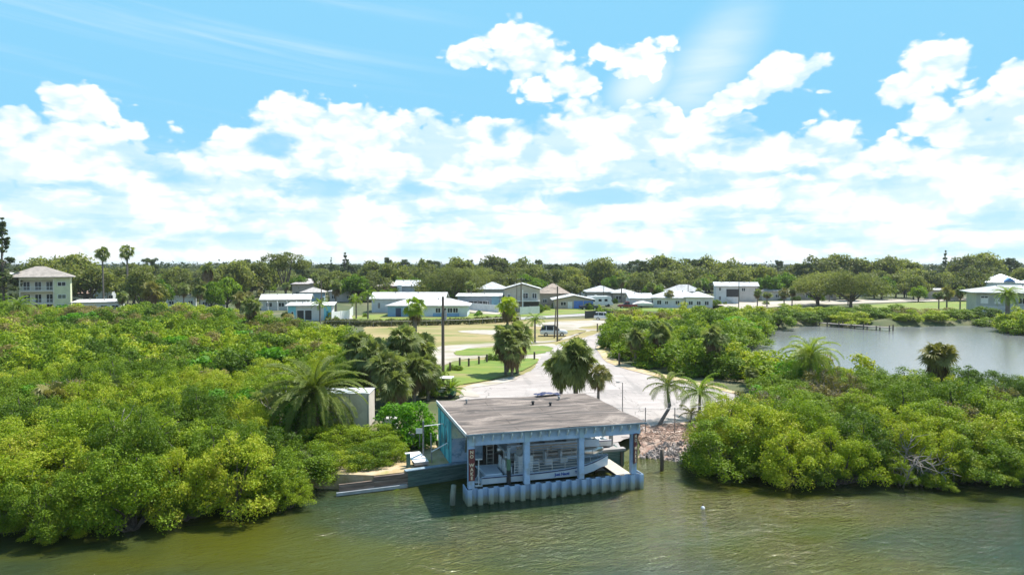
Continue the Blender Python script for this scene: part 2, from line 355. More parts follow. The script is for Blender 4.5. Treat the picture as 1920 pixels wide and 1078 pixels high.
calm = t.step(t.noise(t.vm('MULTIPLY', pos, (0.9, 1.3, 1)), 0.11, 3, 0.55), 0.36, 0.6, lo=0.35, hi=1.0)
h = t.m('MULTIPLY', t.m('ADD', t.m('MULTIPLY', w1, 0.6), t.m('MULTIPLY', w2, 0.55)), calm)
bn = t.new('ShaderNodeBump'); bn.inputs['Strength'].default_value = 1.0; bn.inputs['Distance'].default_value = 0.30
t.l.new(h, bn.inputs['Height']); t.l.new(bn.outputs[0], b.inputs['Normal'])
mb = MB(); mb.add([(-420, -210, 0), (420, -210, 0), (420, 52, 0), (-420, 52, 0)], [(0, 1, 2, 3)])
tag(mb.build('water', wm), kind='structure')
pm2 = bpy.data.materials.new('pond_water'); pm2.use_nodes = True; t = NT(pm2.node_tree); b = pm2.node_tree.nodes['Principled BSDF']
pos = t.new('ShaderNodeNewGeometry').outputs['Position']; b.inputs['Base Color'].default_value = (0.165, 0.175, 0.175, 1); b.inputs['Roughness'].default_value = 0.12; b.inputs['IOR'].default_value = 1.333
bn = t.new('ShaderNodeBump'); bn.inputs['Strength'].default_value = 1.0; bn.inputs['Distance'].default_value = 0.05
t.l.new(t.noise(t.vm('MULTIPLY', pos, (0.5, 1.0, 1)), 1.6, 4, 0.6, 0.4), bn.inputs['Height']); t.l.new(bn.outputs[0], b.inputs['Normal'])
mb = MB(); mb.add([(22, 52.5, 0), (260, 52.5, 0), (260, 170, 0), (22, 170, 0)], [(0, 1, 2, 3)])
tag(mb.build('pond_water', pm2), kind='structure')

def smooth_poly(pts, sub=6, jit=0.0, seed=1):
    r = random.Random(seed); n = len(pts); out = []
    for i in range(n):
        p0, p1, p2, p3 = (Vector(xy(pts[(i + k) % n])) for k in (-1, 0, 1, 2))
        for k in range(sub):
            t = k / sub
            q = 0.5 * ((2 * p1) + (p2 - p0) * t + (2 * p0 - 5 * p1 + 4 * p2 - p3) * t * t + (3 * p1 - p0 - 3 * p2 + p3) * t ** 3)
            out.append((q.x + r.uniform(-jit, jit), q.y + r.uniform(-jit, jit)))
    return out
def drape(name, pts, mat, off, cell=0.4, kind='structure', seed=1):
    P = smooth_poly([G(x, y) for x, y in pts], 5, .1, seed); xs = [p[0] for p in P]; ys = [p[1] for p in P]
    gx_ = np.arange(min(xs) - cell, max(xs) + cell, cell); gy_ = np.arange(min(ys) - cell, max(ys) + cell, cell); XX, YY = np.meshgrid(gx_, gy_)
    r = np.random.default_rng(seed); XX = XX + r.uniform(-.15, .15, XX.shape); YY = YY + r.uniform(-.15, .15, XX.shape)
    ZZ = hgt(XX, YY) + off + r.uniform(-.03, .03, XX.shape); ins = sdf(XX, YY, P) < cell * .3; n = len(gx_)
    idx = {}; vs = []; fs = []
    for j in range(len(gy_) - 1):
        for i in range(n - 1):
            q = [(j, i), (j, i + 1), (j + 1, i + 1), (j + 1, i)]
            if sum(ins[a] for a in q) >= 3:
                q = [a for a in q if ins[a]]
                for a in q:
                    if a not in idx: idx[a] = len(vs); vs.append((XX[a], YY[a], ZZ[a]))
                fs.append(tuple(idx[a] for a in q))
    mb = MB(); mb.add(vs, fs); return tag(mb.build(name, mat, smooth=True, fix=False), kind=kind)
def sheet(name, pts, mat, off, jit=0.26, sub=9, px=True, thick=0.0, kind='structure', z=LZ, seed=1):
    if px: pts = [G(x, y) for x, y in pts]
    P = smooth_poly(pts, sub, jit, seed) if sub > 1 else [xy(p) for p in pts]
    mb = MB(); n = len(P)
    mb.add([(x, y, z + off) for x, y in P], [tuple(range(n))])
    o = mb.build(name, mat); 
    if o.data.polygons[0].normal.z < 0: o.data.flip_normals()
    return tag(o, kind=kind)
M['field'] = pmat('dry_mown_grass', (0.19, 0.175, 0.05), (0.31, 0.235, 0.11), 0.14, 0.95, 0.03, (0.55, 1.3, 1), c3=(0.12, 0.16, 0.028), s3=0.10, world_co=True, bscale=7)
M['lawn'] = pmat('green_lawn', (0.10, 0.17, 0.015), (0.18, 0.21, 0.028), 0.35, 0.95, 0.03, (0.6, 1.2, 1), c3=(0.22, 0.19, 0.07), s3=0.22, world_co=True, bscale=8)
M['sand'] = pmat('sandy_shell_road', (0.43, 0.38, 0.33), (0.33, 0.28, 0.235), 0.5, 0.95, 0.015, (0.7, 1.2, 1), c3=(0.25, 0.23, 0.14), s3=0.22, world_co=True)
M['apron'] = pmat('pale_worn_paving', (0.36, 0.315, 0.295), (0.28, 0.245, 0.23), 0.22, 0.9, 0.006, (0.6, 1.3, 1), c3=(0.40, 0.35, 0.33), s3=0.6, world_co=True)
def weather(m):      # cracks, tyre-worn bands and stains that belong to the surface
    t = NT(m.node_tree); b = m.node_tree.nodes['Principled BSDF']; src = b.inputs['Base Color'].links[0].from_socket
    pos = t.new('ShaderNodeNewGeometry').outputs['Position']; wp = t.vm('ADD', pos, t.vm('MULTIPLY', t.noise(pos, .5, 4, col=True), (2.5, 2.5, 0)))
    vo = t.new('ShaderNodeTexVoronoi', feature='DISTANCE_TO_EDGE', voronoi_dimensions='2D'); t.put(vo.inputs['Vector'], wp); vo.inputs['Scale'].default_value = .17
    c = t.mix(t.step(vo.outputs['Distance'], .012, .0), src, (.14, .13, .12))
    tr = t.noise(t.vm('MULTIPLY', pos, (1.0, .12, 1)), .9, 5, .6, .6); c = t.mix(t.m('MULTIPLY', t.step(tr, .52, .66), .45), c, (.19, .175, .165))
    st = t.noise(pos, 1.1, 6, .7); c = t.mix(t.m('MULTIPLY', t.step(st, .60, .70), .6), c, (.15, .14, .13)); t.l.new(c, b.inputs['Base Color'])
weather(M['apron'])
M['tan'] = pmat('straw_mulch', (0.36, 0.26, 0.13), (0.46, 0.36, 0.24), 1.2, 0.95, 0.04, c3=(0.24, 0.25, 0.06), s3=0.6, world_co=True)
M['conc'] = pmat('concrete', (0.34, 0.32, 0.31), (0.28, 0.26, 0.25), 0.8, 0.9, world_co=True)
sheet('mown_field', [(690, 612), (800, 606), (900, 602), (985, 600), (1120, 598), (1165, 600), (1165, 640), (1140, 660), (1120, 700), (1000, 720), (900, 735), (815, 740), (780, 700), (760, 660), (700, 640)], M['field'], 0.02)
sheet('sand_track', [(795, 662), (830, 655), (900, 650), (1035, 641), (1060, 632), (1100, 622), (1135, 614), (1165, 612), (1165, 600), (1100, 602), (1040, 603), (1000, 610), (1055, 619), (1100, 618), (1060, 636), (1000, 640), (900, 644), (825, 650)], M['sand'], 0.04, 0.22, 8)
sheet('sand_clearing', [(860, 621), (900, 619), (945, 620), (960, 626), (930, 628), (880, 625)], M['sand'], 0.045)
sheet('sand_turnaround', [(795, 664), (850, 653), (940, 650), (1040, 646), (1050, 668), (1010, 674), (940, 670), (880, 673), (845, 680), (822, 692), (800, 700), (790, 680)], M['sand'], 0.05)
sheet('grass_island', [(852, 662), (880, 654), (950, 651), (1010, 649), (1034, 652), (1030, 660), (990, 666), (900, 667), (862, 667)], M['lawn'], 0.09, seed=3)
sheet('parking_sand', [(1010, 607), (1060, 603), (1160, 600), (1170, 612), (1115, 620), (1060, 616), (1020, 614)], M['sand'], 0.06)
sheet('tan_verge', [(1085, 615), (1120, 611), (1165, 610), (1165, 616), (1110, 618)], M['field'], 0.095, seed=5)
sheet('road', [(820, 800), (862, 745), (872, 728), (905, 720), (955, 712), (998, 694), (1012, 675), (1028, 657), (1055, 643), (1100, 632), (1132, 620), (1150, 611), (1172, 610), (1168, 622), (1142, 632), (1126, 646),
               (1125, 662), (1140, 676), (1172, 690), (1230, 706), (1300, 720), (1360, 732), (1392, 742), (1385, 758), (1345, 778), (1300, 790), (1240, 797), (1205, 806), (1150, 830), (900, 850)], M['apron'], 0.07, 0.14, 12)
sheet('sandy_shoulder', [(1118, 655), (1126, 650), (1145, 670), (1200, 692), (1300, 715), (1400, 740), (1440, 735), (1440, 760), (1360, 790), (1330, 790), (1392, 755), (1392, 745), (1300, 722), (1200, 700), (1140, 680)], M['tan'], 0.105, 0.15, 4)
sheet('grass_verge', [(818, 694), (850, 683), (900, 676), (950, 674), (1000, 673), (1010, 676), (992, 690), (955, 704), (905, 716), (862, 722), (838, 722), (818, 716)], M['lawn'], 0.11, 0.1, 5, seed=4)
sheet('sand_edge', [(866, 742), (872, 726), (920, 716), (962, 708), (968, 713), (930, 722), (885, 730), (900, 745)], M['sand'], 0.10, 0.08)
sheet('front_lawn', [(975, 588), (1010, 578), (1110, 576), (1135, 584), (1120, 586), (1000, 593)], M['lawn'], 0.06, seed=6)
sheet('front_lawn', [(640, 598), (700, 590), (870, 588), (975, 592), (975, 600), (800, 606), (640, 607)], M['lawn'], 0.05, seed=7)
sheet('concrete_path', [(930, 599), (1000, 594), (1120, 587.5), (1140, 590), (1000, 598), (930, 603)], M['conc'], 0.09, 0.02, 3)
sheet('front_lawn', [(1165, 582), (1180, 575), (1340, 572), (1345, 580), (1250, 584)], M['lawn'], 0.06, seed=8)
sheet('driveway', [(605, 604), (620, 594), (660, 594), (652, 603)], M['sand'], 0.07, 0.02, 2)
sheet('driveway', [(905, 589), (870, 582), (925, 580), (950, 588)], M['sand'], 0.075, 0.02, 2)
sheet('street', [(1330, 582), (1345, 568), (1420, 566), (1600, 562), (1760, 560), (1900, 556), (1900, 562), (1700, 566), (1500, 573), (1420, 578)], M['sand'], 0.06, 0.02, 3)
sheet('park_lawn', [(1560, 590), (1620, 574), (1680, 569), (1760, 567), (1840, 566), (1850, 592), (1700, 598)], M['lawn'], 0.08, seed=9)
# ================================================================ BOATHOUSE
PB = pmat('weathered_pale_blue_paint', (0.39, 0.53, 0.74), (0.31, 0.44, 0.64), 2.5, 0.6, c3=(0.30, 0.36, 0.42), s3=1.5)
bh = empty('boathouse', A0, BROT, 'pale blue open boathouse with a weathered flat roof standing over the slip', 'boathouse')
def uof(px, py0, v=0.15):          # u of the upright that shows at picture column px
    lo_, hi_ = -2.0, 14.0
    for _ in range(40):
        m_ = (lo_ + hi_) / 2; w = L2W(m_, v, 2.0); c = 960 + FPX * w.x / (w.y * CT - (w.z - CAM_Z) * ST)
        if c < px: lo_ = m_
        else: hi_ = m_
    return (lo_ + hi_) / 2
RZ = 4.12
roofm = bpy.data.materials.new('stained_roll_roofing'); roofm.use_nodes = True; t = NT(roofm.node_tree); b = roofm.node_tree.nodes['Principled BSDF']
co = t.new('ShaderNodeTexCoord').outputs['Object']
st = t.noise(t.vm('MULTIPLY', co, (0.22, 1.6, 1)), 1.4, 7, 0.65, 0.5)
pt = t.noise(co, 0.38, 5, 0.6, 0.6)
c = t.ramp(st, [(0.34, (0.050, 0.042, 0.040)), (0.46, (0.13, 0.108, 0.10)), (0.55, (0.205, 0.168, 0.148)), (0.66, (0.34, 0.29, 0.262))])
c = t.mix(t.step(pt, 0.52, 0.66), c, (0.31, 0.262, 0.235)); c = t.mix(t.step(t.noise(co, 9, 4), 0.5, 0.8), c, (0.10, 0.085, 0.08))
br = t.new('ShaderNodeTexBrick'); t.l.new(co, br.inputs['Vector']); br.inputs['Scale'].default_value = 1.0; br.inputs['Brick Width'].default_value = 6.0; br.inputs['Row Height'].default_value = 0.92; br.inputs['Mortar Size'].default_value = 0.02
br.inputs['Color1'].default_value = (1, 1, 1, 1); br.inputs['Color2'].default_value = (0.74, 0.72, 0.71, 1); br.inputs['Mortar'].default_value = (0.3, 0.27, 0.25, 1)
c = t.mix(1.0, c, br.outputs[0], 'MULTIPLY'); c = t.mix(1.0, c, (0.84, 0.80, 0.76), 'MULTIPLY'); t.l.new(c, b.inputs['Base Color']); b.inputs['Roughness'].default_value = 0.85
bn = t.new('ShaderNodeBump'); bn.inputs['Distance'].default_value = 0.02; t.l.new(t.noise(co, 5, 5), bn.inputs['Height']); t.l.new(bn.outputs[0], b.inputs['Normal'])
RD = 9.5
mb = MB(); 
# slightly sagging sheet of roofing with thickness
nu, nv = 22, 18; top = []; 
for j in range(nv + 1):
    for i in range(nu + 1):
        u = -0.12 + (BL + 0.35) * i / nu; v = -0.3 + (RD + 0.3) * j / nv
        top.append((u, v, RZ + 0.03 * math.sin(u * 1.3 + v) + 0.022 * math.sin(v * 2.2 + u * .4)))
k = len(top); mb.add(top + [(x, y, z - 0.07) for x, y, z in top], [])
q = lambda i, j, o=0: o + j * (nu + 1) + i
for j in range(nv):
    for i in range(nu):
        mb.f.append((q(i, j), q(i + 1, j), q(i + 1, j + 1), q(i, j + 1))); mb.f.append((q(i, j, k), q(i, j + 1, k), q(i + 1, j + 1, k), q(i + 1, j, k)))
for i in range(nu): mb.f.append((q(i, 0), q(i, 0, k), q(i + 1, 0, k), q(i + 1, 0))); mb.f.append((q(i, nv), q(i + 1, nv), q(i + 1, nv, k), q(i, nv, k)))
for j in range(nv): mb.f.append((q(0, j), q(0, j + 1), q(0, j + 1, k), q(0, j, k))); mb.f.append((q(nu, j), q(nu, j, k), q(nu, j + 1, k), q(nu, j + 1)))
roof = mb.build('roof', roofm, bh)
MB().box(-0.16, BL + 0.26, -0.335, -0.302, RZ - 0.085, RZ + 0.0).build('fascia', pmat('grey_blue_fascia', (0.20, 0.27, 0.33), None, 2, 0.6), bh)
mb = MB(); mb.box(-0.17, -0.122, -0.3, RD, RZ - 0.13, RZ + 0.06); mb.build('drip_edge', M['white'], bh)
MB().box(-0.118, -0.07, -0.2, RD, RZ - 0.32, RZ - 0.09).build('barge_board', pmat('grey_board', (0.16, 0.19, 0.2), None, 3, 0.7), bh)
MB().box(0.0, BL, 0.02, 0.14, RZ - 0.74, RZ - 0.09).build('header_beam', PB, bh)
nr = 19
for i in range(nr):
    u = 0.3 + (BL - 0.5) * i / (nr - 1)
    mb = MB(); w_ = 0.035
    pr = [(-0.27, RZ - 0.09), (0.018, RZ - 0.09), (0.018, RZ - 0.50), (-0.05, RZ - 0.50), (-0.27, RZ - 0.24)]
    n_ = len(pr); mb.add([(u - w_, y, z) for y, z in pr] + [(u + w_, y, z) for y, z in pr], [tuple(range(n_)), tuple(range(2 * n_ - 1, n_ - 1, -1))] + [(a, (a + 1) % n_, (a + 1) % n_ + n_, a + n_) for a in range(n_)])
    mb.build('rafter_tail', paint(0.66, 0.76, 0.84), bh)
posts = [uof(883, 0) , uof(987, 0), uof(1089, 0), uof(1187, 0)]
for i, u in enumerate(posts):
    w = (0.175, 0.17, 0.165, 0.165)[i]
    z0 = 0.93
    MB().box(u - w, u + w, -0.012, 0.33, z0, RZ - 0.745).build('post', PB, bh, bevel=0.015)
    if i < 3: MB().box(u - w * .9, u + w * .9, -0.02, 0.018, RZ - 0.74, RZ - 0.12).build('post_cap', paint(0.40, 0.55, 0.67), bh)
TEAL = pmat('teal_painted_boards', (0.11, 0.55, 0.64), (0.17, 0.62, 0.68), 2.2, 0.7, c3=(0.05, 0.22, 0.30), s3=0.8, stretch=(1, 1, 0.5))
# side wall on the left, its teal boards, battens and peeling patches
wv0, wv1 = 5.1, RD - 0.15
MB().box(-0.06, 0.06, wv0, wv1, 0.96, RZ - 0.1).build('side_wall', TEAL, bh)
for v in (wv0 + 1.5, wv0 + 0.04, wv0 + 3.2): MB().box(-0.11, -0.062, v, v + 0.10, 0.96, RZ - 0.12).build('batten', paint(0.05, 0.28, 0.37), bh)
r_ = random.Random(3); mb = MB()
for k_ in range(26):
    v = r_.uniform(wv0 + 0.2, wv1 - 0.3); z = r_.uniform(1.7, 3.4); a, h_ = r_.uniform(0.03, 0.16), r_.uniform(0.12, 0.5)
    n_ = 7; ring = [(-0.066, v + a * math.cos(2 * PI * q_ / n_) * r_.uniform(.6, 1.2), z + h_ * math.sin(2 * PI * q_ / n_) * r_.uniform(.6, 1.2)) for q_ in range(n_)]
    MB().add(ring, [tuple(range(n_))]).build('peeled_patch', paint(0.10, 0.13, 0.15), bh)
# front-facing mural panel
fv = 5.16; u0m, u1m = -0.02, 2.1
MB().box(u0m, u1m, fv - 0.02, fv + 0.06, 2.55, RZ - 0.1).build('mural_panel', pmat('cream_mural_boards', (0.66, 0.70, 0.50), (0.56, 0.62, 0.48), 1.5, 0.8, c3=(0.30, 0.50, 0.50), s3=0.9), bh)
MB().box(u0m, u1m, fv - 0.02, fv + 0.06, 1.035, 2.548).build('mural_lower_panel', pmat('mural_lower_blue', (0.26, 0.40, 0.56), (0.36, 0.46, 0.58), 2.2, 0.8, c3=(0.12, 0.2, 0.3), s3=1.8), bh)  # lower part of the panel, a darker blue than the cream above
mb = MB(); pu = 1.0
P_ = [(pu - .02, 1.6), (pu + .02, 2.1), (pu + .05, 2.6), (pu + .12, 3.15)]
for (a, z), (a2, z2) in zip(P_, P_[1:]): mb.add([(a - .07, fv - .027, z), (a + .07, fv - .027, z), (a2 + .06, fv - .027, z2), (a2 - .06, fv - .027, z2)], [(0, 1, 2, 3)])
for an in (-30, 5, 40, 95, 140, 175, 215):
    t_ = math.radians(an); cx, cz = pu + .12, 3.15; L = 0.55
    p = [(cx, cz), (cx + L * .5 * math.cos(t_) - .05 * math.sin(t_), cz + L * .5 * math.sin(t_) + .12), (cx + L * math.cos(t_), cz + L * math.sin(t_) - .12), (cx + L * .5 * math.cos(t_) + .02, cz + L * .5 * math.sin(t_))]
    mb.add([(x, fv - .027, z) for x, z in p], [(0, 1, 2, 3)])
mb.build('painted_palm', paint(0.14, 0.17, 0.13), bh, fix=False)
# rear framing: posts, partial back wall with shelves
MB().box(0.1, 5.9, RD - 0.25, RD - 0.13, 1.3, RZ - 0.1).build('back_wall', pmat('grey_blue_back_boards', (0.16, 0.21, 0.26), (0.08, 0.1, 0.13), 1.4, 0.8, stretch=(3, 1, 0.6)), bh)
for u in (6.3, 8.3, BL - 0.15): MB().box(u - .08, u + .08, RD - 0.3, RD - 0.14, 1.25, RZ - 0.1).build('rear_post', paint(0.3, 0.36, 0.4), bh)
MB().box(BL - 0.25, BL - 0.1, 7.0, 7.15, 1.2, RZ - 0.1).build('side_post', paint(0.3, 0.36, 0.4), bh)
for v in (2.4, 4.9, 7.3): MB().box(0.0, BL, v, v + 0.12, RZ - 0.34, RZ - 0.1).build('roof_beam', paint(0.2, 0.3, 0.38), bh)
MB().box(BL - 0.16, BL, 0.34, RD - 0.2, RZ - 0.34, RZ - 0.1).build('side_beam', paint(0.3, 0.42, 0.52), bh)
for u, v, s in ((1.7, 8.2, .1), (5.9, 6.4, .14), (6.9, 5.7, .13), (8.2, 7.6, .12)):
    mb = MB(); mb.tube([(u, v, RZ - 0.02), (u, v, RZ + 0.2)], [s * .6, s * .6], 8); mb.tube([(u, v, RZ + 0.2), (u, v, RZ + 0.27)], [s, s * .7], 8); mb.build('roof_vent', M['steel'] if s < .13 else M['black'], bh)
mb = MB(); g_ = []
for j in range(7):
    for i in range(12): g_.append((7.0 + 0.17 * i + 0.05 * math.sin(j * 2), RD - 0.6 + 0.13 * j, RZ + 0.06 + 0.06 * (math.sin(i * 1.9 + j) * .5 + .5) + 0.10 * math.exp(-((i - 5) / 3.0) ** 2)))
mb.add(g_, [(j * 12 + i, j * 12 + i + 1, (j + 1) * 12 + i + 1, (j + 1) * 12 + i) for j in range(6) for i in range(11)])
tp = mb.build('blue_tarp', pmat('blue_tarpaulin', (0.022, 0.026, 0.10), (0.012, 0.016, 0.06), 3, 0.55)); tp.location = A0; tp.rotation_euler = (0, 0, BROT)
tag(tp, 'crumpled dark blue tarp lying on the back edge of the boathouse roof', 'tarp')

# ---------------- vinyl sheet pile bulkhead
vm_ = bpy.data.materials.new('blue_vinyl_sheet_pile'); vm_.use_nodes = True; t = NT(vm_.node_tree); b = vm_.node_tree.nodes['Principled BSDF']
co = t.new('ShaderNodeTexCoord').outputs['Object']; s_ = t.new('ShaderNodeSeparateXYZ'); t.l.new(co, s_.inputs[0])
lvl = t.m('MULTIPLY_ADD', t.noise(t.vm('MULTIPLY', co, (2, 2, 1)), 2.0, 5), 0.55, s_.outputs[2])     # growth and scale left by the tide
c = t.ramp(t.m('DIVIDE', lvl, 1.6), [(0.15, (0.05, 0.055, 0.035)), (0.22, (0.22, 0.23, 0.15)), (0.40, (0.27, 0.31, 0.28)), (0.52, (0.28, 0.38, 0.52)), (0.75, (0.36, 0.48, 0.66))])
t.l.new(c, b.inputs['Base Color']); b.inputs['Roughness'].default_value = 0.55
sp = empty('sheet_pile_wall', A0, BROT, 'corrugated blue sheet piling with a stained tide line in front of the boathouse', 'bulkhead')
mb = MB(); per = BL / 17.0; prof = []
for i in range(17):
    s0 = i * per
    prof += [(s0, 0.0), (s0 + per * .42, 0.0), (s0 + per * .52, 0.24), (s0 + per * .90, 0.24)]
prof += [(BL, 0.0), (BL + .22, 0.0)]
prof = [(x - 0.03, y - 0.10) for x, y in prof]
a = [(x, y, -1.2) for x, y in prof] + [(x, y, .92) for x, y in prof]; n_ = len(prof)
bk = [(x, y + .03, -1.2) for x, y in prof] + [(x, y + .03, .92) for x, y in prof]
fs = [(i, i + 1, i + 1 + n_, i + n_) for i in range(n_ - 1)]
mb.add(a, fs); mb.add(bk, fs); mb.add([(p[0], p[1], .92) for p in prof] + [(p[0], p[1] + .03, .92) for p in prof], fs)
mb.build('sheet_pile', vm_, sp, fix=False)
MB().box(0, BL + .1, 0.17, 0.45, 0.50, 0.85).build('waler', pmat('dark_waler', (0.07, 0.07, 0.07), None, 3, 0.8), sp)
mb = MB(); pr2 = [(BL + .19, y) for y in np.arange(-0.1, 1.2, 0.3)]
mb.box(BL + .16, BL + .20, -0.095, 1.1, -1, .90); mb.build('return_panel', vm_, sp)
mb = MB(); mb.box(-0.05, 0.0, -0.05, 1.1, -1, .90); mb.build('return_panel', vm_, sp)

# ---------------- finger dock on the right, pads of fill behind the seawalls
plank = pmat('bleached_planks', (0.55, 0.50, 0.43), (0.40, 0.36, 0.30), 2.5, 0.85, stretch=(1, 6, 1))
fd = empty('finger_dock', L2W(9.35, 0.4, -.25), BROT - .0, 'narrow sunlit plank finger dock inside the right end of the slip', 'dock')
for i in range(13): MB().box(0, 0.95, 0.0 + i * .27, 0.25 + i * .27, 1.05, 1.09).build('plank', plank, fd)
mb = MB(); mb.box(0.05, 0.15, 0, 3.5, 0.85, 1.045); mb.box(0.8, 0.9, 0, 3.5, 0.85, 1.045); mb.build('stringer', M['pole'], fd)
greenw = pmat('green_stained_timber', (0.10, 0.17, 0.15), (0.06, 0.10, 0.09), 2.0, 0.85, stretch=(0.5, 1, 7), c3=(0.16, 0.22, 0.2), s3=1.0)
brownw = pmat('brown_stained_timber', (0.20, 0.14, 0.11), (0.10, 0.075, 0.06), 2.0, 0.9, stretch=(0.5, 1, 7), c3=(0.28, 0.22, 0.19), s3=1.0)
def wall_piece(name, p0, p1, z0, z1, th, mat, parent, nb=4):
    d = (p1 - p0); L = d.length; rz = math.atan2(d.y, d.x); mb = MB(); hb = (z1 - z0) / nb
    for i in range(nb):
        mb.box(0, L, (i % 2) * 0.012, th, z0 + i * hb, z0 + (i + 1) * hb - 0.012)
    o = mb.build(name, mat, parent); w = p0 - (parent.location if parent else Vector()); w.z = 0
    o.location = w; o.rotation_euler = (0, 0, rz); return o
SW0 = G(636, 929, 0); SW1 = G(765, 913, 0); SW2 = L2W(1.1, 4.98)
# keep the three points on the line seen in the photograph
SWm = SW0 + (SW1 - SW0) * 0.5
sw = empty('timber_seawall', SW0, 0, 'stepped brown and green timber seawall running from the mangroves to the boathouse', 'seawall')
wall_piece('lower_boards', SW0, SWm, -0.2, 0.66, 0.14, brownw, sw)
wall_piece('middle_boards', SWm, SW1, -0.1, 0.88, 0.14, brownw, sw)
wall_piece('green_boards', SW1, SW2, -0.2, 0.95, 0.14, greenw, sw, 6)
wall_piece('toe_beam', SW0 + Vector((-.1, -.22, 0)), SW1 + Vector((0, -.2, 0)), 0.04, 0.24, 0.2, pmat('pale_toe_beam', (0.34, 0.36, 0.38), (0.25, 0.26, 0.27), 2, 0.8), sw, 1)
wall_piece('cap_board', SW1 + Vector((-.1, -.1, 0)), SW2 + Vector((0, -.1, 0)), 0.955, 1.03, 0.40, pmat('blue_grey_cap', (0.22, 0.30, 0.36), (0.14, 0.2, 0.25), 2.4, 0.8), sw, 1)
gb = empty('green_bulkhead', L2W(9.25, 3.9), BROT, 'green timber bulkhead box with a grey cap at the back right of the slip', 'bulkhead')
mb = MB(); 
for i in range(3): mb.box(0, 2.1, (i % 2) * .015, 0.12, 0.25 + i * .34, 0.25 + (i + 1) * .34 - .015)
mb.box(2.1, 2.22, 0, 2.4, 0.25, 1.25); mb.build('board_face', greenw, gb)
MB().box(-0.1, 2.3, -0.08, 0.35, 1.27, 1.42).build('cap_beam', M['conc'], gb)
for x in (.1, 1.95): MB().box(x, x + .15, -.12, -.002, -1, 1.2).build('pile', M['pole'], gb)
fill = MB(); P_ = [L2W(0.0, 5.12), L2W(0.0, RD + 2), L2W(-9, RD + 3), L2W(-9.5, 6), SWm + Vector((0, .14, 0)), SW1 + Vector((0, .14, 0))]
fill.add([(p.x, p.y, .93) for p in P_] + [(p.x, p.y, -1) for p in P_], [tuple(range(6))[::-1], *[(i, (i + 1) % 6, (i + 1) % 6 + 6, i + 6) for i in range(6)]])
tag(fill.build('yard_ground', M['tan']), kind='structure')
fill = MB(); P_ = [L2W(0.02, 7.3), L2W(9.2, 7.3), L2W(9.2, 4.05), L2W(11.4, 4.05), L2W(12.0, 6.0), L2W(12.6, 7.6), L2W(12.9, RD + 3), L2W(0.02, RD + 2)]; n_ = len(P_)
fill.add([(p.x, p.y, 1.235) for p in P_] + [(p.x, p.y, -1) for p in P_], [tuple(range(n_)), *[(i, i + n_, (i + 1) % n_ + n_, (i + 1) % n_) for i in range(n_)]])
tag(fill.build('dock_slab', M['conc']), kind='structure')

# ---------------- signs
def lettering(s, size, mat, parent, loc, rot, name='lettering', gap=1.0):
    cu = bpy.data.curves.new(name, 'FONT'); cu.body = s; cu.size = size; cu.extrude = 0.004; cu.align_x = 'CENTER'; cu.align_y = 'CENTER'; cu.space_line = gap; cu.offset = 0.012 * size / .3
    cu.materials.append(mat); tmp = bpy.data.objects.new(name, cu); COL.objects.link(tmp); bpy.context.view_layer.update()
    me = bpy.data.meshes.new_from_object(tmp.evaluated_get(bpy.context.evaluated_depsgraph_get())); bpy.data.objects.remove(tmp); o = link(name, me, parent); o.location = loc; o.rotation_euler = rot; return o
for u, z1, lab, rz in ((posts[0], 3.20, 'tall dark red NO WAKE sign on the left corner post of the boathouse', 0.0), (posts[3] + 0.05, 3.40, 'tall dark red NO WAKE sign on the right corner post of the boathouse', 0.55)):
    h_ = 1.78
    e = empty('no_wake_sign', L2W(u, -0.05, z1 - h_), BROT + rz, lab, 'sign')
    MB().box(-0.16, 0.16, -0.02, 0.02, 0, h_).build('board', pmat('dark_red_board', (0.20, 0.035, 0.035), (0.13, 0.03, 0.03), 4, 0.6), e)
    mb = MB(); mb.box(-0.185, -0.162, -0.03, 0.03, -0.02, h_ + .02); mb.box(0.162, 0.185, -0.03, 0.03, -0.02, h_ + .02); mb.box(-0.162, 0.162, -0.03, 0.03, h_, h_ + .02); mb.build('frame', paint(0.10, 0.05, 0.06), e)
    for i, ch in enumerate('NO WAKE'):
        if ch != ' ': lettering(ch, 0.26, paint(0.72, 0.60, 0.42), e, (0, -0.026, h_ - 0.16 - i * 0.245), (PI / 2, 0, 0), 'letter')

# ---------------- front boat
hullm = pmat('pale_blue_gelcoat', (0.62, 0.72, 0.82), (0.54, 0.65, 0.76), 1.5, 0.3)
deckm = pmat('grey_nonskid_deck', (0.33, 0.37, 0.40), (0.26, 0.30, 0.33), 2.5, 0.7)
stripe = paint(0.02, 0.03, 0.12, 0.4)
def hull(parent, L, B, zk, zs, rise, sections=14, mat=hullm):
    def st_(t):                                  # t 0 stern -> 1 bow
        f = 1 - max(0, (t - 0.62) / 0.38) ** 2.2
        return L * t, B / 2 * f, zk + 0.35 * max(0, (t - .7) / .3) ** 2, zs + rise * max(0, (t - .3) / .7) ** 2
    rings = []; deck = []; srail = []
    for i in range(sections + 1):
        x, hb, k_, s_ = st_(i / sections); hb = max(hb, 0.05)
        rings.append([(x, -hb, s_), (x, -hb * .97, s_ - .12), (x, -hb * .88, k_ + .18), (x, 0, k_), (x, hb * .88, k_ + .18), (x, hb * .97, s_ - .12), (x, hb, s_), (x, hb * .9, s_), (x, hb * .88, s_ - .18), (x, -hb * .88, s_ - .18), (x, -hb * .9, s_)])
        deck.append((x, hb, s_))
    MB().loft(rings).build('hull', mat, parent)
    mb = MB(); n_ = len(deck); mb.add([(x, -h * .875, s - .165) for x, h, s in deck] + [(x, h * .875, s - .165) for x, h, s in deck], [(i, i + 1, i + 1 + n_, i + n_) for i in range(n_ - 1)]); mb.build('deck', deckm, parent)
    for sgn in (-1, 1):
        mb = MB(); mb.tube([(x, sgn * (h + .012), s - .05) for x, h, s in deck], 0.035, 5); mb.build('rub_rail', stripe, parent)
    return deck
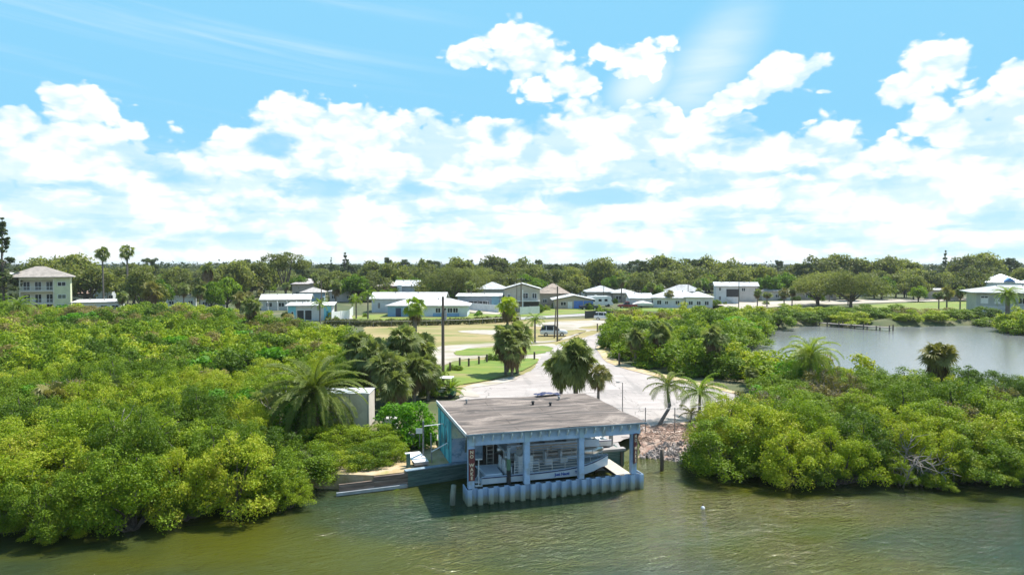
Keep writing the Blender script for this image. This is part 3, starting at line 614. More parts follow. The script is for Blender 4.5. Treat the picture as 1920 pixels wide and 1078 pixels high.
def outboard(parent, x, y, z, mat, s=1.0, yaw=0):
    mb = MB(); mb.sm = True
    def ring(z_, a, b_, cx): return [(x + s * (cx + a * math.cos(q_ * PI / 5)), y + s * b_ * math.sin(q_ * PI / 5), z + s * z_) for q_ in range(10)]
    mb.loft([ring(.0, .18, .16, 0), ring(.12, .26, .2, 0), ring(.45, .30, .23, -.03), ring(.62, .27, .21, -.02), ring(.72, .16, .13, .02)]); o = mb.build('outboard', mat, parent)
    mb = MB(); mb.box(x - .1 * s, x + .08 * s, y - .05 * s, y + .05 * s, z - .75 * s, z); mb.box(x - .22 * s, x + .14 * s, y - .015, y + .015, z - .62 * s, z - .58 * s); mb.tube([(x - .25 * s, y, z - .72 * s), (x + .12 * s, y, z - .72 * s)], [.03, .07], 8)
    c_ = mb.build('lower_unit', M['steel'], o); return o
def rails(parent, pts, z0, z1, n, mat, name='railing', pr=0.018, every=1):
    mb = MB()
    for k_ in range(n):
        z = z0 + (z1 - z0) * k_ / (n - 1) if n > 1 else z1
        mb.tube([(x, y, z) for x, y in pts], pr, 4)
    for (x, y) in pts[::every]: mb.tube([(x, y, z0 - .05), (x, y, z1 + .01)], pr * 1.2, 4)
    return mb.build(name, mat, parent)
b1o = L2W(posts[0] + 0.75, 1.75); b1 = empty('deck_boat', b1o, BROT, 'pale blue deck boat with white gate rails behind the sheet piling', 'boat')
BL1 = 8.35
dk = hull(b1, BL1, 2.35, 0.72, 1.36, 0.42)
RM = pmat('cream_rail_tube', (0.60, 0.56, 0.50), (0.5, 0.46, 0.42), 4, 0.45)
rails(b1, [(2.0 + .75 * i, -1.02 + .0 * i) for i in range(3)], 1.35, 2.1, 6, M['white'])
rails(b1, [(3.5 + .82 * i, -1.02) for i in range(4)], 1.4, 2.05, 5, RM)
rails(b1, [(1.9 + .95 * i, 1.04) for i in range(6)], 1.35, 2.15, 5, M['white'])
rails(b1, [(6.3, -.92), (6.9, -.72), (7.5, -.42), (7.95, -.1), (7.95, .1), (7.5, .42), (6.9, .72), (6.3, .92)], 1.62, 2.0, 2, M['chrome'])
mb = MB(); mb.box(2.4, 3.3, -.45, .45, 1.2, 2.2); mb.add([(2.45, -.4, 2.2), (2.45, .4, 2.2), (2.9, .4, 2.65), (2.9, -.4, 2.65)], [(0, 1, 2, 3)]); mb.build('console', paint(0.62, 0.66, 0.70, 0.35), b1)
mb = MB(); mb.tube([(2.85, 0, 2.2), (2.8, 0, 2.5)], .02, 5); mb.tube([(2.8 + .17 * math.cos(a), .17 * math.sin(a), 2.5) for a in np.linspace(0, 2 * PI, 12)], .018, 4); mb.build('steering_wheel', M['chrome'], b1)
for x, y in ((1.5, -.5), (1.5, .35), (4.4, .5), (5.4, .5)):
    mb = MB(); mb.box(x, x + .5, y, y + .5, 1.2, 1.62); mb.box(x, x + .1, y, y + .5, 1.622, 2.05); mb.build('seat', paint(0.66, 0.70, 0.74, 0.5), b1, bevel=.04)
mb = MB(); mb.box(.25, 1.3, -.9, .9, 1.22, 1.42); mb.build('stern_bench', paint(0.5, 0.58, 0.68, 0.4), b1, bevel=.03)
mb = MB(); mb.box(5.0, 6.2, -.75, -.15, 1.215, 1.245); mb.build('deck_hatch', M['dark'], b1)
mb = MB(); mb.box(-.35, .0, -1.0, 1.0, 1.0, 1.05); mb.build('swim_platform', paint(0.5, .55, .6), b1)
mb = MB(); mb.tube([(-.15, -.95, .85), (-.15, -.95, 2.35)], .03, 6); mb.box(-.33, .05, -1.03, -.87, 2.35, 2.4); mb.box(-.36, .06, -1.05, -.85, .8, .86); mb.build('boarding_post', M['white'], b1)
for y in (-.45, .45): outboard(b1, -.35, y, 1.15, M['black'], .85)
tx = lettering('Just Nauti', 0.23, paint(0.03, 0.08, 0.32), b1, (4.9, -1.168, 1.14), (PI / 2 - .12, 0, 0), 'boat_name')
lettering('Time', 0.21, paint(0.03, 0.08, 0.32), b1, (5.95, -1.13, 1.17), (PI / 2 - .12, 0, 0.06), 'boat_name')
# ---------------- pontoon boat behind, on its lift
b2 = empty('pontoon_boat', L2W(posts[0] + 2.9, 4.55), BROT, 'pontoon boat with a pale blue fence and tall white rails raised on the rear lift', 'boat')
for y in (-.95, .95):
    mb = MB(); mb.sm = True; mb.tube([(0, y, 1.55), (.3, y, 1.5), (6.0, y, 1.5), (6.7, y, 1.62)], [.24, .28, .28, .08], 10); mb.build('pontoon', M['chrome'], b2)
MB().box(0, 6.4, -1.2, 1.2, 1.84, 1.98).build('deck', paint(.55, .66, .78), b2)
MB().box(.1, 6.3, -1.235, -1.2, 1.9, 2.32).build('side_panel', paint(0.52, 0.66, 0.84, 0.4), b2)
rails(b2, [(.2 + .87 * i, -1.22) for i in range(8)], 2.5, 3.05, 4, M['white'], 'railing', .022)
rails(b2, [(.2 + 1.2 * i, 1.2) for i in range(6)], 2.3, 3.05, 4, M['white'], 'railing', .022)
for x in (.5, 1.6, 2.9, 4.4):
    mb = MB(); mb.box(x, x + .75, -.2, .9, 1.99, 2.45); mb.box(x, x + .16, -.2, .9, 2.452, 2.95); mb.build('seat', paint(.62, .64, .66, .5), b2, bevel=.05)
mb = MB(); 
for x in (.8, 1.35, 1.9): mb.tube([(x, -1.1, 2.35), (x + .9, -1.0, 3.35)], .02, 4)
mb.build('canopy_frame', M['steel'], b2)
# ---------------- slatted dock ramp between boats: boards
sl = empty('slatted_lift_rack', L2W(posts[0] + 3.6, 3.25), BROT, 'beige slatted lift rack hanging between the two boats', 'boat lift')
for i in range(6): MB().box(0, 4.6, 0, .05, 1.28 + i * .17, 1.37 + i * .17).build('slat', pmat('beige_slat', (0.55, 0.48, 0.42), (0.40, 0.35, 0.30), 3, .7) if i == 0 else bpy.data.materials['beige_slat'], sl)
for x in (0.05, 2.25, 4.5): MB().box(x, x + .09, .052, .12, -.5, 2.2).build('upright', M['steel'], sl)
# ---------------- white skiff with its big outboard stored on the right dock
b3 = empty('white_skiff', L2W(10.9, 5.3, .02), BROT + PI - .06, 'white skiff with a large white outboard parked on the dock at the right end', 'boat')
hull(b3, 3.6, 1.5, 1.24, 1.85, .2, mat=M['white'])
o_ = outboard(b3, -.22, 0, 2.15, M['white'], 1.45)
mb = MB(); mb.box(.4, .9, -.5, .5, 1.75, 1.85); mb.box(1.5, 1.9, -.5, .5, 1.75, 1.85); mb.build('thwart', M['white'], b3)
mb = MB(); mb.tube([(1.1, -.5, 1.8), (1.0, -.45, 3.1), (1.0, .45, 3.1), (1.1, .5, 1.8)], .03, 5); mb.build('top_frame', M['chrome'], b3)
# stored gear
r_ = random.Random(8)
ck = empty('storage_rack', L2W(0.5, 8.9), BROT, 'dark storage rack full of boat gear against the back wall of the boathouse', 'rack')
mb = MB()
for z in (1.26, 1.8, 2.35, 2.9): mb.box(0, 5.0, 0, .55, z, z + .04)
for x in (0, 1.65, 3.3, 4.95): mb.box(x, x + .05, 0, .05, 1.24, 3.4)
mb.build('frame', M['steel'], ck)
gearc = [(.5, .5, .48), (.08, .1, .12), (.35, .30, .25), (.15, .22, .34), (.6, .6, .6), (.3, .1, .07), (.05, .06, .06), (.2, .3, .2)]
for i in range(34):
    x = r_.uniform(.1, 4.5); z = (1.3, 1.84, 2.39, 2.94)[i % 4]; w = r_.uniform(.15, .5); h_ = r_.uniform(.15, .42); c_ = gearc[i % 8]
    e = empty('gear_bin', L2W(.5 + x, 8.95, z), BROT, 'small bins and bundles of gear standing on the boathouse rack', 'bin', 'gear stored on the boathouse rack')
    MB().box(0, w, 0, .35, .003, h_).build('tub', paint(*c_), e, bevel=.02); MB().box(-.015, w + .015, -.015, .365, h_ + .002, h_ + .03).build('lid', paint(*[k_ * .8 for k_ in c_]), e)
for i, (u, v, h_, ln) in enumerate(((1.2, 6.9, 2.6, .3), (1.75, 7.1, 2.4, -.2), (2.3, 7.6, 2.7, .15), (2.9, 7.5, 2.2, -.35), (8.7, 7.4, 2.4, .2), (9.1, 7.6, 2.5, -.1), (7.0, 8.2, 2.5, .1))):
    mb = MB(); p = L2W(u, v, 1.24); mb.tube([(0, 0, 0), (ln, .1, h_)], [.03, .018], 5); o = mb.build('boat_pole', (M['white'], M['chrome'], M['deadwood'])[i % 3]); o.location = p
    tag(o, 'thin pole or paddle leaning among the gear inside the boathouse', 'pole', 'poles leaning inside the boathouse')
e = empty('ladder', L2W(2.1, 4.0, 0.2), BROT, 'white ladder hanging down into the left bay of the slip', 'ladder')
mb = MB(); mb.tube([(0, 0, 0), (0, 0, 2.2)], .025, 5); mb.tube([(.42, 0, 0), (.42, 0, 2.2)], .025, 5); mb.build('side_rails', RM, e)
for i in range(8): MB().tube([(0, 0, .2 + i * .26), (.42, 0, .2 + i * .26)], .02, 5).build('rung', RM, e)
# ---------------- left side: gantry, box, platform
e = empty('davit_frame', L2W(-1.1, 5.7, .93), BROT, 'white davit frame of thin posts beside the left wall of the boathouse', 'davit')
mb = MB(); mb.tube([(-.55, 0, 0), (-.55, 0, 2.75)], .06, 6); mb.tube([(0, .1, 0), (-.05, .1, 1.9)], .05, 6); mb.build('post', M['steel'], e)
MB().tube([(-.55, 0, 2.4), (.75, .1, 2.45)], .035, 5).build('crossbar', M['white'], e)
MB().tube([(-.05, -.1, 0.75), (1.0, -.1, 1.25)], .04, 5).build('strut', M['white'], e)
MB().tube([(1.0, -.12, 1.25), (2.3, -.3, 1.55)], .03, 5).build('arm', paint(.1, .16, .25), e)
e = empty('dock_box', L2W(-2.3, 5.0, 1.032), BROT + .1, 'white slanted dock box on the seawall beside the boathouse', 'dock box')
MB().box(0, .9, 0, .75, 0, .16).build('base', M['conc'], e)
mb = MB(); mb.add([(0, 0, .17), (.9, 0, .17), (.5, .8, .62), (-.45, .8, .62), (0, 0, .22), (.9, 0, .22), (.5, .8, .67), (-.45, .8, .67)], [(0, 1, 2, 3), (4, 5, 6, 7), (0, 1, 5, 4), (1, 2, 6, 5), (2, 3, 7, 6), (3, 0, 4, 7)]); mb.build('lid', M['white'], e)
mb = MB(); mb.tube([(-.35, .2, -.1), (-.35, .2, .75)], .13, 10); mb.build('bin', paint(.06, .13, .12), e)
# pilings
def piling(px, ptop, pbot, r, label, mat, z=0, capm=None, lean=0.0):
    p = G(px, pbot, 0); zt = at(px, ptop, p.y).z
    e = empty('piling', (p.x, p.y, 0), 0, label, 'piling')
    mb = MB(); mb.sm = True; mb.tube([(0, 0, -1.5), (lean * .5, 0, zt * .5), (lean, 0, zt)], [r, r, r * .95], 12, True); mb.build('shaft', mat, e, smooth=False)
    if capm: MB().tube([(lean, 0, zt - .45), (lean, 0, zt + .01)], r * 1.04, 12).build('cap', capm, e)
    return e
wet = pmat('algae_stained_wood', (0.24, 0.25, 0.20), (0.12, 0.13, 0.10), 3, .85, stretch=(1, 1, .4))
piling(847, 909, 946, .15, 'short weathered piling in the water left of the boathouse', wet, lean=.12)
piling(1241, 842, 882, .13, 'dark piling standing in front of the rocky shore', M['pole'])
p = L2W(posts[0] + 2.35, .62); e = empty('piling', (p.x, p.y, 0), 0, 'green topped piling between the front boat and the sheet piling', 'piling')
MB().tube([(0, 0, -1), (0, 0, 1.65)], .13, 10).build('shaft', M['black'], e); MB().tube([(0, 0, 1.655), (0, 0, 2.3)], .132, 10).build('upper_shaft', paint(.10, .2, .12), e)
MB().tube([(0, 0, 2.305), (0, 0, 3.0)], .10, 10).build('pipe', paint(.35, .42, .5), e)

# ================================================================ ROCKY SHORE, FENCE
M['rock'] = pmat('rip_rap_rock', (0.44, 0.38, 0.35), (0.24, 0.2, 0.18), 1.6, 0.9, 0.03)
r_ = random.Random(11); Vs = []; 
ico = bmesh.new(); bmesh.ops.create_icosphere(ico, subdivisions=1, radius=1); iv = [v.co.copy() for v in ico.verts]; ifc = [[v.index for v in f.verts] for f in ico.faces]; ico.free()
mb = MB()
def rock(x, y, z, s, mb=mb):
    q = Quaternion((r_.random() - .5, r_.random() - .5, r_.random() - .5, r_.random() - .5)).normalized(); sc = Vector((s * r_.uniform(.7, 1.3), s * r_.uniform(.7, 1.2), s * r_.uniform(.45, .8)))
    mb.add([tuple(q @ Vector((v.x * sc.x * r_.uniform(.75, 1.15), v.y * sc.y * r_.uniform(.75, 1.15), v.z * sc.z * r_.uniform(.75, 1.15))) + Vector((x, y, z))) for v in iv], ifc)
shore = [xy(G(x, y, 0)) for x, y in ((1198, 872), (1300, 884), (1345, 895))]
rp = [xy(G(1185, 842, .9)), xy(G(1200, 884, 0)), xy(G(1260, 885, 0)), xy(G(1320, 893, 0)), xy(G(1310, 840, .8)), xy(G(1290, 826, 1)), xy(G(1240, 822, 1.1)), xy(G(1200, 826, 1.1))]
xs = [p[0] for p in rp]; ys = [p[1] for p in rp]; k = 0
while k < 900:
    x, y = r_.uniform(min(xs), max(xs)), r_.uniform(min(ys), max(ys))
    if inpoly(x, y, rp): rock(x, y, gz(x, y) + r_.uniform(-.03, .1), r_.uniform(.08, .26)); k += 1
tag(mb.build('rock_riprap', M['rock'], fix=False), 'pale riprap rocks piled along the shore right of the boathouse', 'rocks', kind='stuff')
drape('mulch_bank', [(1198, 800), (1240, 796), (1300, 792), (1345, 790), (1330, 815), (1300, 835), (1250, 832), (1205, 835)], pmat('reddish_mulch', (0.34, 0.21, 0.16), (0.44, 0.33, 0.27), 1.6, .95, .05, c3=(.2, .12, .08), s3=1.2, world_co=True), 0.07)
# fallen palm litter
mb = MB()
for i in range(420):
    x0, y0 = G(r_.uniform(1200, 1325), r_.uniform(800, 832)).xy; a = r_.uniform(0, PI); L = r_.uniform(.1, .6) if i % 8 else r_.uniform(.8, 2.0)
    mb.tube([(x0, y0, LZ + .12), (x0 + L * math.cos(a) * .5, y0 + L * math.sin(a) * .5, LZ + .2), (x0 + L * math.cos(a), y0 + L * math.sin(a), LZ + .12)], .018, 3, False)
tag(mb.build('plant_litter', pmat('brown_litter', (.22, .13, .09), (.40, .30, .24), 3, .95), fix=False), 'brown twigs and palm litter scattered over the bank', 'litter', kind='stuff')
# chain link fence
fp = [L2W(BL + .5, RD + .3), G(1209, 797), G(1265, 800), G(1335, 797)]
cf = empty('chain_link_fence', G(1170, 790), 0, 'thin chain link fence with rusty posts between the paving and the rocky bank', 'fence')
def cl(v): return v - cf.location
fpt = [G(x, y) for x, y in ((1120, 782), (1165, 789), (1203, 812), (1264, 823), (1330, 806))]
fpt = [L2W(6.0, RD + .9), L2W(9.0, RD + .7)] + [G(1210, 812), G(1265, 812), G(1322, 806)]
for p in fpt: 
    q = cl(p); MB().tube([(q.x, q.y, 0), (q.x, q.y, 1.9)], .035, 6).build('post', pmat('rusty_steel', (.16, .12, .1), (.28, .26, .25), 5, .7) if 'rusty_steel' not in bpy.data.materials else bpy.data.materials['rusty_steel'], cf)
mb = MB()
for a, b_ in zip(fpt, fpt[1:]):
    a, b_ = cl(a), cl(b_); L = (b_ - a).length; n_ = int(L / .22)
    mb.tube([(a.x, a.y, 1.82), (b_.x, b_.y, 1.82)], .018, 4); mb.tube([(a.x, a.y, .1), (b_.x, b_.y, .1)], .008, 3)
mb.build('top_rail', M['steel'], cf)
mb = MB()
for a, b_ in zip(fpt, fpt[1:]):
    a, b_ = cl(a), cl(b_); L = (b_ - a).length; n_ = int(L / .16)
    for i in range(n_):
        for s_ in (1, -1):
            t0 = i / n_; t1 = min(1, max(0, t0 + s_ * 1.7 / L)); f_ = abs(t1 - t0) * L / 1.7; p, q = a.lerp(b_, t0), a.lerp(b_, t1); mb.tube([(p.x, p.y, .12), (q.x, q.y, .12 + 1.7 * f_)], .0022, 3, False)
mb.build('mesh_wire', M['steel'], cf, fix=False)
# thin light pole
p = G(1167, 778); e = empty('light_pole', p, 0, 'slim grey light pole behind the right end of the boathouse roof', 'lamp post')
zt = at(1167, 717, p.y).z - LZ
MB().tube([(0, 0, 0), (0, 0, zt)], [.05, .035], 6).build('pole', M['steel'], e); mb = MB(); mb.tube([(0, 0, zt), (-.3, 0, zt + .06)], .025, 5); mb.build('arm', M['steel'], e)
MB().box(-.52, -.25, -.07, .07, zt - .02, zt + .09).build('lamp_head', M['steel'], e, bevel=.02)
# ================================================================ VEGETATION BUILDERS
def leaf_quads(C, Rr, n, size, rng, shell=0.3, upb=0.35, flat=0.8, asp=0.55, fuzz=0.16):
    C = np.asarray(C, float); Rr = np.asarray(Rr, float)
    w = Rr ** 2; idx = rng.choice(len(C), n, p=w / w.sum())
    d = rng.normal(size=(n, 3)); d[:, 2] += upb * 1.2; d /= np.linalg.norm(d, axis=1)[:, None]
    rr = Rr[idx] * (1 - shell * rng.random(n) ** 1.5)
    off = d * rr[:, None]; off[:, 2] *= flat
    p = C[idx] + off + rng.normal(size=(n, 3)) * (Rr[idx] * fuzz)[:, None]
    nr = d * 0.75 + rng.normal(size=(n, 3)) * 0.62; nr[:, 2] += 0.25; nr /= np.linalg.norm(nr, axis=1)[:, None]
    a = np.cross(nr, rng.normal(size=(n, 3))); a /= np.linalg.norm(a, axis=1)[:, None] + 1e-9; b = np.cross(nr, a)
    s = size * rng.uniform(0.6, 1.35, n)[:, None]
    return np.stack([p - a * s, p - b * s * asp, p + a * s, p + b * s * asp], 1).reshape(-1, 3)
def limbs(mb, base, tips, r0, rng, seg=4, wob=0.12):
    for T in tips:
        B = Vector(base); T = Vector(T); L = (T - B).length; pts = []
        for i in range(seg + 1):
            t = i / seg; p = B.lerp(T, t); p.z += 0.15 * L * math.sin(t * PI) * .4
            pts.append(p + Vector(rng.normal(size=3)) * wob * L * .12 * (0 < i < seg))
        mb.tube(pts, [r0 * (1 - .75 * i / seg) for i in range(seg + 1)], 5, False)
def bush_mesh(name, seed, R=2.3, H=4.2, n=7000, size=0.13, ncl=46, lo=0.12, mat='mangrove', bark='bark', clr=(0.5, 0.85), airy=0.0, upb=.45, twig=0, stems=5, shell=.35):
    rng = np.random.default_rng(seed); C = []; Rr = []
    for i in range(ncl):
        t = rng.random() ** 0.8; th = rng.uniform(0, 2 * PI); ph = math.acos(1 - t * 1.0)     # upper half sphere
        rad = rng.uniform(0.72, 1.0) if rng.random() < .8 else rng.uniform(.3, .7)
        lump = 1 + 0.22 * math.sin(th * 3 + seed) + 0.12 * math.sin(th * 5 + seed * 2)
        z = H * lo + (H * (1 - lo)) * (math.cos(ph) * rad) ** 0.9 - .4; r = R * (math.sin(ph) ** .7) * rad * lump
        C.append((r * math.cos(th), r * math.sin(th), max(z, 0.5))); Rr.append(rng.uniform(*clr) * R / 2.3)
    C = np.array(C); V = leaf_quads(C, Rr, n, size, rng, upb=upb, shell=shell)
    lm = quads_mesh(name + '_foliage', V, M[mat])
    mb = MB(); base = (0, 0, -0.3)
    k = rng.choice(len(C), min(stems * 3, len(C)), replace=False)
    for s in range(stems):
        a = rng.uniform(0, 2 * PI); b0 = (0.3 * math.cos(a), .3 * math.sin(a), -.3); limbs(mb, b0, [tuple(C[j]) for j in k[s * 3:s * 3 + 3]], 0.09 * R / 2.3, rng)
    for s in range(twig):
        j = rng.integers(len(C)); d = rng.normal(size=3); d[2] = abs(d[2]); d /= np.linalg.norm(d); p = Vector(C[j]) ; q = p + Vector(d) * Rr[j] * 1.25
        mb.tube([p, p.lerp(q, .5) + Vector(rng.normal(size=3)) * .1, q], [.03, .02, .008], 3, False)
    tm = mb.mesh(name + '_stems', M[bark]); return lm, tm
def place_tree(kind, lm, tm, loc, rz, sc, label=None, group=None, cat='tree', crown='crown', trunk='trunk', extra=None):
    e = empty(kind, loc, rz, label, cat, group); e.scale = sc if hasattr(sc, '__len__') else (sc, sc, sc)
    c = link(crown, lm, e)
    if tm is not None: link(trunk, tm, e)
    if extra is not None: link('dead_skirt', extra, e)
    return e
PB_ = {
 'm': [bush_mesh('mangrove', 10 + i, 2.5, (4.0, 4.5, 3.8, 4.2, 4.7)[i], 19000, .066, 110, lo=.15, mat='mangrove', clr=(.26, .60), shell=.5, twig=30) for i in range(5)],
 'd': [bush_mesh('buttonwood', 30 + i, 2.35, (3.7, 4.3, 4.6)[i], 18000, .064, 100, lo=.2, mat='deep', clr=(.26, .58), shell=.5, twig=30) for i in range(3)],
 'y': [bush_mesh('dry', 40 + i, 2.0, (3.8, 4.4)[i], 6500, .075, 60, mat='dry', bark='deadwood', twig=260, shell=.8, clr=(.35, .7)) for i in range(2)],
 'l': [bush_mesh('seagrape', 50, 2.2, 3.9, 7500, .13, 60, lo=.05, mat='lime', clr=(.4, .7))],
 's': [bush_mesh('shrub', 60, 1.4, 1.7, 3000, .09, 30, lo=.05, mat='deep', clr=(.5, .8))],
}
# coarser versions for far bushes
PF_ = {'m': [bush_mesh('mangrove_far', 70 + i, 2.5, 4.2, 5200, .145, 60, mat='mangrove', stems=3, clr=(.35, .75), shell=.5) for i in range(4)],
       'd': [bush_mesh('buttonwood_far', 80 + i, 2.4, 4.3, 5200, .14, 56, mat='deep', stems=3, clr=(.35, .75), shell=.5) for i in range(2)],
       'y': [bush_mesh('dry_far', 85, 2.2, 4.0, 3200, .13, 46, mat='dry', bark='deadwood', twig=60)],
       'l': [bush_mesh('seagrape_far', 86, 2.2, 4.0, 2200, .22, 36, mat='lime')]}

# ---- palms
def frame_dir(az, el): return Vector((math.cos(az) * math.cos(el), math.sin(az) * math.cos(el), math.sin(el)))
def feather(Q, mb, org, az, el, L, droop, nl, ll, w, rng, vee=0.5, hang=0.35):
    p = Vector(org); pts = [p.copy()]; n = 9
    for i in range(n):
        t = (i + .5) / n; p = p + frame_dir(az, el - droop * t ** 1.4) * (L / n); pts.append(p.copy())
    mb.tube(pts, [.035 * (1 - .85 * i / n) + .004 for i in range(n + 1)], 3, False)
    side = Vector((-math.sin(az), math.cos(az), 0)); prev = None
    for k in range(nl):
        t = 0.10 + 0.9 * (k + .5) / nl; f = t * n; i = min(int(f), n - 1); P = pts[i].lerp(pts[i + 1], f - i); T = (pts[i + 1] - pts[i]).normalized()
        up = side.cross(T); up = up if up.z > 0 else -up
        l = ll * (math.sin(PI * (t * .82 + .12)) ** .55) * rng.uniform(.85, 1.1)
        for s in (-1, 1):
            d = (T * .55 + side * s * .85 + up * vee * rng.uniform(.6, 1.3)).normalized()
            mid = P + d * l * .55; tip = P + d * l * .9 + Vector((0, 0, -l * hang * rng.uniform(.6, 1.4)))
            wv = T * w
            Q.append((P - wv * .6, mid - wv, mid + wv, P + wv * .6)); Q.append((mid - wv, tip - wv * .12, tip + wv * .12, mid + wv))
def fan(Q, mb, org, az, el, pet, R, ns, rng, fold=.35, hang=.35):
    T = frame_dir(az, el); side = Vector((-math.sin(az), math.cos(az), 0)); o = Vector(org)
    m_ = o + T * pet * .55; h = o + T * pet + Vector((0, 0, -pet * .12))
    if mb is not None: mb.tube([o, m_, h], [.03, .022, .016], 3, False)
    T = (T + Vector((0, 0, -.25))).normalized(); up = side.cross(T); up = up if up.z > 0 else -up
    rl = rng.uniform(-1.1, 1.1); side, up = side * math.cos(rl) + up * math.sin(rl), up * math.cos(rl) - side * math.sin(rl)
    for k in range(ns):
        a = (-1 + 2 * (k + .5) / ns) * 1.9; l = R * (1 - .16 * abs(a) / 1.9) * rng.uniform(.88, 1.08)
        d = (T * math.cos(a) + side * math.sin(a)); d = (d + up * (fold * abs(math.sin(a)) * .6 + rng.uniform(-.05, .08))).normalized()
        c = d.cross(up).normalized() * (R * 1.9 * 2 / ns * .30)
        mid = h + d * l * .58; tip = h + d * l * .95 + Vector((0, 0, -l * hang * rng.uniform(.5, 1.5)))
        Q.append((h - c * .15, mid - c, mid + c, h + c * .15)); Q.append((mid - c, tip - c * .1, tip + c * .1, mid + c))
def qm(name, Q, mat): return quads_mesh(name, np.array([[tuple(v) for v in q] for q in Q]).reshape(-1, 3), M[mat])
def trunk_mesh(name, H, r0, r1, lean=(0, 0), n=8, mat='palmbark', bulge=0.0, curve=1.6):
    mb = MB(); pts = []; rad = []; k = 11
    for i in range(k):
        t = i / (k - 1); pts.append((lean[0] * t ** curve, lean[1] * t ** curve, -0.3 + (H + .3) * t)); rad.append(r0 * (1.35 if i == 0 else 1) + (r1 - r0) * t + bulge * max(0, t - .8) * 5 + (.012 if i % 2 else 0))
    mb.tube(pts, rad, n); return mb.mesh(name, M[mat])
def feather_palm(name, seed, H, nf, L, droop, nl, ll, w, elr=(-.5, 1.35), mat='frond', lean=(0, 0), r0=.2, r1=.16, bulge=0, vee=.4, hang=.35, dead=0, trunk=True, tmat='palmbark'):
    rng = random.Random(seed); Q = []; mb = MB(); top = (lean[0], lean[1], H)
    for i in range(nf):
        f = (i + .5) / nf; el = elr[1] + (elr[0] - elr[1]) * f ** .85 + rng.uniform(-.1, .1)
        feather(Q, mb, top, i * 2.39996 + rng.uniform(-.2, .2), el, L * rng.uniform(.85, 1.08) * (1 - .25 * max(0, el - 1)), droop * rng.uniform(.8, 1.25), nl, ll, w, rng, vee, hang)
    cm = qm(name + '_fronds', Q, mat)
    rm = mb  # rachises joined to the crown through a second mesh
    sk = None
    if dead:
        Q2 = []; m2 = MB()
        for i in range(dead): feather(Q2, m2, (top[0], top[1], H - .25), rng.uniform(0, 6.28), rng.uniform(-1.1, -.5), L * .6, .6, max(8, nl // 2), ll * .6, w, rng, .1, .5)
        sk = qm(name + '_dead', Q2, 'skirt')
    # append rachises into crown mesh
    b = len(cm.vertices); vv = [tuple(v.co) for v in cm.vertices] + mb.v; ff = [tuple(p.vertices) for p in cm.polygons] + [tuple(i + b for i in f) for f in mb.f]
    me = bpy.data.meshes.new(name); me.from_pydata(vv, [], ff); me.materials.append(M[mat])
    return me, (trunk_mesh(name + '_trunk', H, r0, r1, lean, bulge=bulge, mat=tmat) if trunk else None), sk
def fan_palm(name, seed, H, nf=34, pet=1.0, R=.95, ns=15, mat='fan', skirt=16, lean=(0, 0), r0=.17, r1=.15, elr=(-.85, 1.4), hang=.30, skl=1.0, spread=1.0, smat='skirt'):
    rng = random.Random(seed); Q = []; mb = MB(); top = (lean[0], lean[1], H)
    for i in range(nf):
        f = (i + .5) / nf; el = elr[1] + (elr[0] - elr[1]) * f + rng.uniform(-.32, .32)
        fan(Q, mb, top, i * 2.39996 + rng.uniform(-.2, .2), el, pet * (rng.uniform(.15, .4) if i % 4 == 0 else rng.uniform(.7, 1.2)) * spread, R * rng.uniform(.85, 1.12), ns, rng, hang=hang)
    cm = qm(name + '_f', Q, mat); b = len(cm.vertices)
    me = bpy.data.meshes.new(name); me.from_pydata([tuple(v.co) for v in cm.vertices] + mb.v, [], [tuple(p.vertices) for p in cm.polygons] + [tuple(i + b for i in f) for f in mb.f]); me.materials.append(M[mat])
    sk = None
    if skirt:
        Q2 = []
        for i in range(skirt): fan(Q2, None, (top[0], top[1], H - .2 - rng.random() * .5 * skl), rng.uniform(0, 6.28), rng.uniform(-1.35, -.8), pet * .6, R * .85 * skl, 11, rng, hang=.6)
        sk = qm(name + '_sk', Q2, smat)
    return me, trunk_mesh(name + '_t', H, r0, r1, lean), sk
def put(kind, meshes, loc, rz=0, sc=1, label=None, group=None):
    return place_tree(kind, meshes[0], meshes[1], loc, rz, sc, label, group, 'palm tree', 'fronds', 'trunk', meshes[2])
# ================================================================ MANGROVE THICKETS
left_poly = [xy(G(x, y, 0)) for x, y in ((640, 925), (560, 934), (450, 948), (300, 972), (150, 988), (0, 1005))] + [(-48, 32), (-70, 45), (-140, 120), (-140, 152), (-98, 152), (-62, 146), (-46, 128), (-33, 108), (-21, 93), (-16, 80), (-13.6, 66), (-15, 58), (-16.5, 52), (-11, 47.5), (-8.6, 44)]
right_poly = [xy(G(x, y, 0)) for x, y in ((1308, 880), (1370, 892), (1500, 900), (1700, 904), (1920, 908), (2100, 906))] + [(60, 54), (46, 59.5), (36, 66), (28.5, 73), (26, 80), (27.5, 87), (32.5, 98.5), (38.5, 112.5), (44.5, 127)] + \
             [(53, 140), (60, 150), (72, 151), (106, 150.5), (112, 160), (108, 168), (70, 172), (28, 156), (18, 120), (15.5, 102), (15.2, 88), (17, 82.5), (21, 77), (25.5, 71.5), (26, 64), (21.5, 56.5), (17.5, 52), (15.6, 48.5)]
keep_out = []     # (x, y, r) clear spots
def ko(px, py, r, z=LZ): p = G(px, py, z); keep_out.append((p.x, p.y, r))
trailer_p = Vector((-13.0, 53.5, LZ))
keep_out += [(-11.2, 41.0, 2.4), (-9, 42, 3), (-12.5, 45.6, 4.2), (-9.5, 44, 3.4), (-16.0, 44.5, 2.4), (-13.8, 53.2, 3.4), (-11.6, 50.6, 2.2), (-16.2, 51.5, 2.2)]
rs = random.Random(5)
